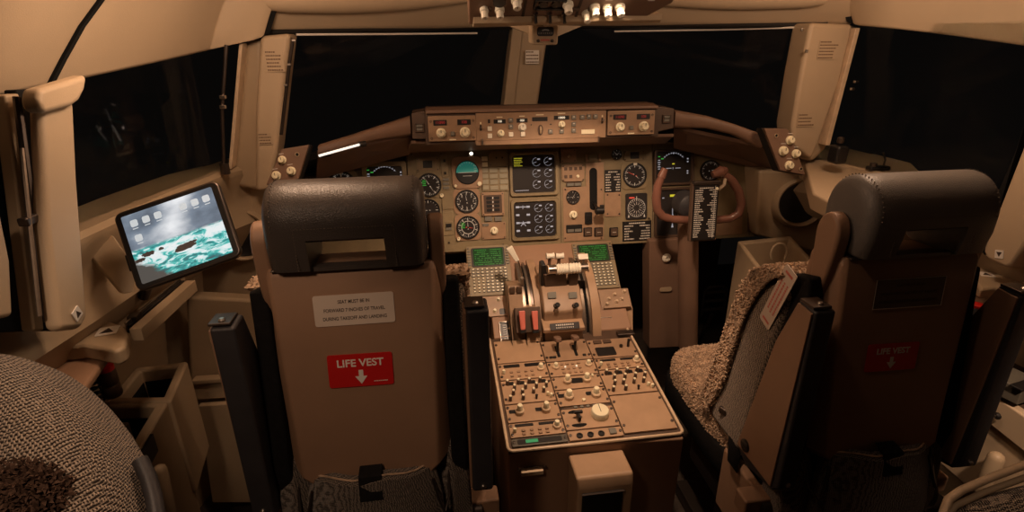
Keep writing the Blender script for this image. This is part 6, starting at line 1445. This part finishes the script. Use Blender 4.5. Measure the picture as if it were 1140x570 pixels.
# torch
c = AZ(127, 440, .74); T = wthing('torch', 'dark torch with a red top ring standing in the left side console', 'torch', c)
mb = MB(); mb.m = Matrix.Translation(c); mb.lathe([(.018, 0), (.020, .004), (.020, .03), (.017, .034), (.020, .038), (.020, .07), (.018, .074)], 22); mb.build('torch_body', 'darkbrown', T)
mb = MB(); mb.m = Matrix.Translation(c); mb.lathe([(.0185, .074), (.0185, .085), (.014, .088)], 22); mb.build('red_ring', 'red', T)
T = wthing('coiled_cord', 'black coiled cord hanging beside the torch in the left corner', 'cord', AZ(112, 430, .8)); c = AZ(110, 446, .74)
mb = MB(); mb.tube([c+V((.012*cos(t), .012*sin(t), .0022*t)) for t in [i*.6 for i in range(80)]], .003, 6); mb.build('cord', 'black', T)
# map pockets behind the left seat arm
T = wthing('map_pocket', 'upper brown map pocket on the left forward bulkhead behind the armrest', 'pocket', AY(240, 430, 1.56)); sheet('pocket_front', 'shell2', [AY(213, 426, 1.58), AY(300, 420, 1.58), AY(300, 440, 1.58), AY(218, 446, 1.58)], (0, .02, 0), .005, T); sheet('pocket_lip', 'tan' if 0 else 'shell2', [AY(213, 424, 1.57), AY(300, 418, 1.57), AY(300, 423, 1.57), AY(213, 429, 1.57)], (0, .03, 0), .004, T)
T = wthing('map_pocket', 'lower brown map pocket on the left forward bulkhead behind the armrest', 'pocket', AY(250, 500, 1.54)); sheet('pocket_front', 'shell2', [AY(220, 452, 1.56), AY(300, 446, 1.56), AY(320, 560, 1.56), AY(236, 560, 1.56)], (0, .02, 0), .005, T)
# ================================================================== RIGHT LOCKER and shelf
T = wthing('side_locker', 'tan side locker low on the right wall with a dark wire handle', 'locker', (1.3, 1.1, 0))
XL = 1.13
pts = [AX(1086, 427, XL), AX(1160, 478, XL), AX(1175, 600, XL), AX(1090, 556, XL), AX(1022, 497, XL), AX(1060, 462, XL)]
sheet('locker_face', 'shell', pts, (.20, 0, 0), .012, T, segs=3)
pts = [AX(1086, 426, XL-.012), AX(1165, 480, XL-.012), AX(1165, 524, XL-.012), AX(1073, 450, XL-.012)]
sheet('top_rail', 'shell', pts, (.03, 0, 0), .006, T, segs=3)
h0, h1 = AX(1090, 446, XL-.02), AX(1111, 463, XL-.02); out_ = V((-.022, 0, 0))
mb = MB(); mb.tube([h0, h0+out_*.8, h0.lerp(h1, .5)+out_+V((0, 0, -.01)), h1+out_*.8, h1], .0042, 8); mb.build('wire_handle', 'darksteel', T)
for h in (h0, h1): mb = MB(); mb.m = Frame(h, (0, 1, 0), (-1, 0, 0)).m; mb.lathe([(.010, 0), (.010, .004), (.006, .008)], 14); mb.build('handle_mount', 'black', T)
T = wthing('shelf_box', 'dark grey box lying on the shelf above the right locker', 'box', AX(1110, 420, 1.18)); p = AZ(1106, 424, .66)
mb = MB(); mb.m = Matrix.Translation(p+V((.03, 0, 0))); mb.box(0, 0, 0, .10, .14, .05, .2); mb.build('box_body', 'deckgrey', T, bevel=.004); mb = MB(); mb.m = Matrix.Translation(p+V((.03, 0, 0))); mb.box(.0, -.06, .027, .10, .03, .006, .2); mb.build('box_lid', 'black', T, bevel=.002)
mb = MB(); mb.box(1.28, 1.05, .60, .28, .8, .03); struct(mb.build('trim_32', 'darkbrown', bevel=.004))
c = AZ(1083, 352, .86); T = wthing('drink_can', 'small can with a red top between the right seat and the wall ledge', 'can', c)
mb = MB(); mb.m = Matrix.Translation(c); mb.lathe([(.018, -.05), (.020, -.045), (.020, .022), (.017, .03)], 22); mb.build('can_body', 'slate', T)
mb = MB(); mb.m = Matrix.Translation(c); mb.lathe([(.0172, .030), (.0175, .036), (.014, .038)], 22); mb.build('red_top', 'red', T)
mb = MB(); mb.m = Frame(c+V((-.013, -.0155, .0)), (1, -1, 0), (-1, -1, 0)).m; mb.box(0, 0, 0, .014, .004, .001); mb.box(0, .0, 0, .003, .022, .001); mb.box(.004, .006, .0, .006, .003, .001); mb.build('white_mark', 'white', T, smooth=False)
mb = MB(); mb.box(1.30, 1.05, .795, .24, 1.0, .03); struct(mb.build('trim_33', 'backshell', bevel=.006))

# ================================================================== LIGHTS
def lamp(name, loc, energy, col, r=.06, typ='POINT', size=.3, tgt=None, spot=None):
    l = bpy.data.lights.new(name, typ); l.energy = energy; l.color = col
    if typ == 'AREA': l.shape = 'DISK'; l.size = size
    else: l.shadow_soft_size = r
    if typ == 'SPOT': l.spot_size = radians(spot or 90); l.spot_blend = .6
    o = bpy.data.objects.new(name, l); COL.objects.link(o); o.location = loc
    if tgt: o.rotation_euler = (V(tgt)-V(loc)).to_track_quat('-Z', 'Y').to_euler()
    return o
WARM = (1, .66, .44)
lamp('dome_light', (-.02, .80, 1.665), 1.0, WARM, .04)
lamp('dome_light_right', (.62, 1.16, 1.69), 7, WARM, .06)
lamp('dome_light_left', (-.72, 1.14, 1.69), 7, WARM, .06)
lamp('aft_dome_light', (-.12, 1.0, 1.87), 5, WARM, .10, 'SPOT', tgt=(.0, 1.10, 1.0), spot=120)
lamp('rear_dome_light', (-.85, .20, 1.85), 15, WARM, .08, 'SPOT', tgt=(-.80, .95, .5), spot=62)
lamp('locker_fill_spot', (.74, .30, 1.80), 70, WARM, .05, 'SPOT', tgt=(1.27, 1.02, .30), spot=30)  # added spot with no real fixture, brightens the right locker
lamp('observer_fill_spot', (.66, .40, 1.82), 3.5, WARM, .03, 'SPOT', tgt=(.64, .62, .78), spot=20)  # invented small spot that lifts only the right observer seat frame
lamp('pedestal_flood_light', (.0, 1.17, 1.655), 34, WARM, .03, 'SPOT', tgt=(.02, 1.62, .7), spot=82)

# lettering curves -> meshes
dg = bpy.context.evaluated_depsgraph_get()
for o in [o for o in S.objects if o.type == 'FONT']:
    me = bpy.data.meshes.new_from_object(o.evaluated_get(dg)); n = bpy.data.objects.new(o.name, me); nm = o.name; COL.objects.link(n)
    n.parent = o.parent; n.matrix_parent_inverse = o.matrix_parent_inverse.copy(); n.location = o.location; n.rotation_euler = o.rotation_euler; n.scale = o.scale
    bpy.data.objects.remove(o); n.name = nm

vs = S.view_settings
S.display_settings.display_device = 'sRGB'
vs.view_transform = 'Standard'; vs.look = 'None'; vs.gamma = 1; vs.exposure = 0; vs.use_curve_mapping = False
S.cycles.max_bounces = 8
S.cycles.use_denoising = True
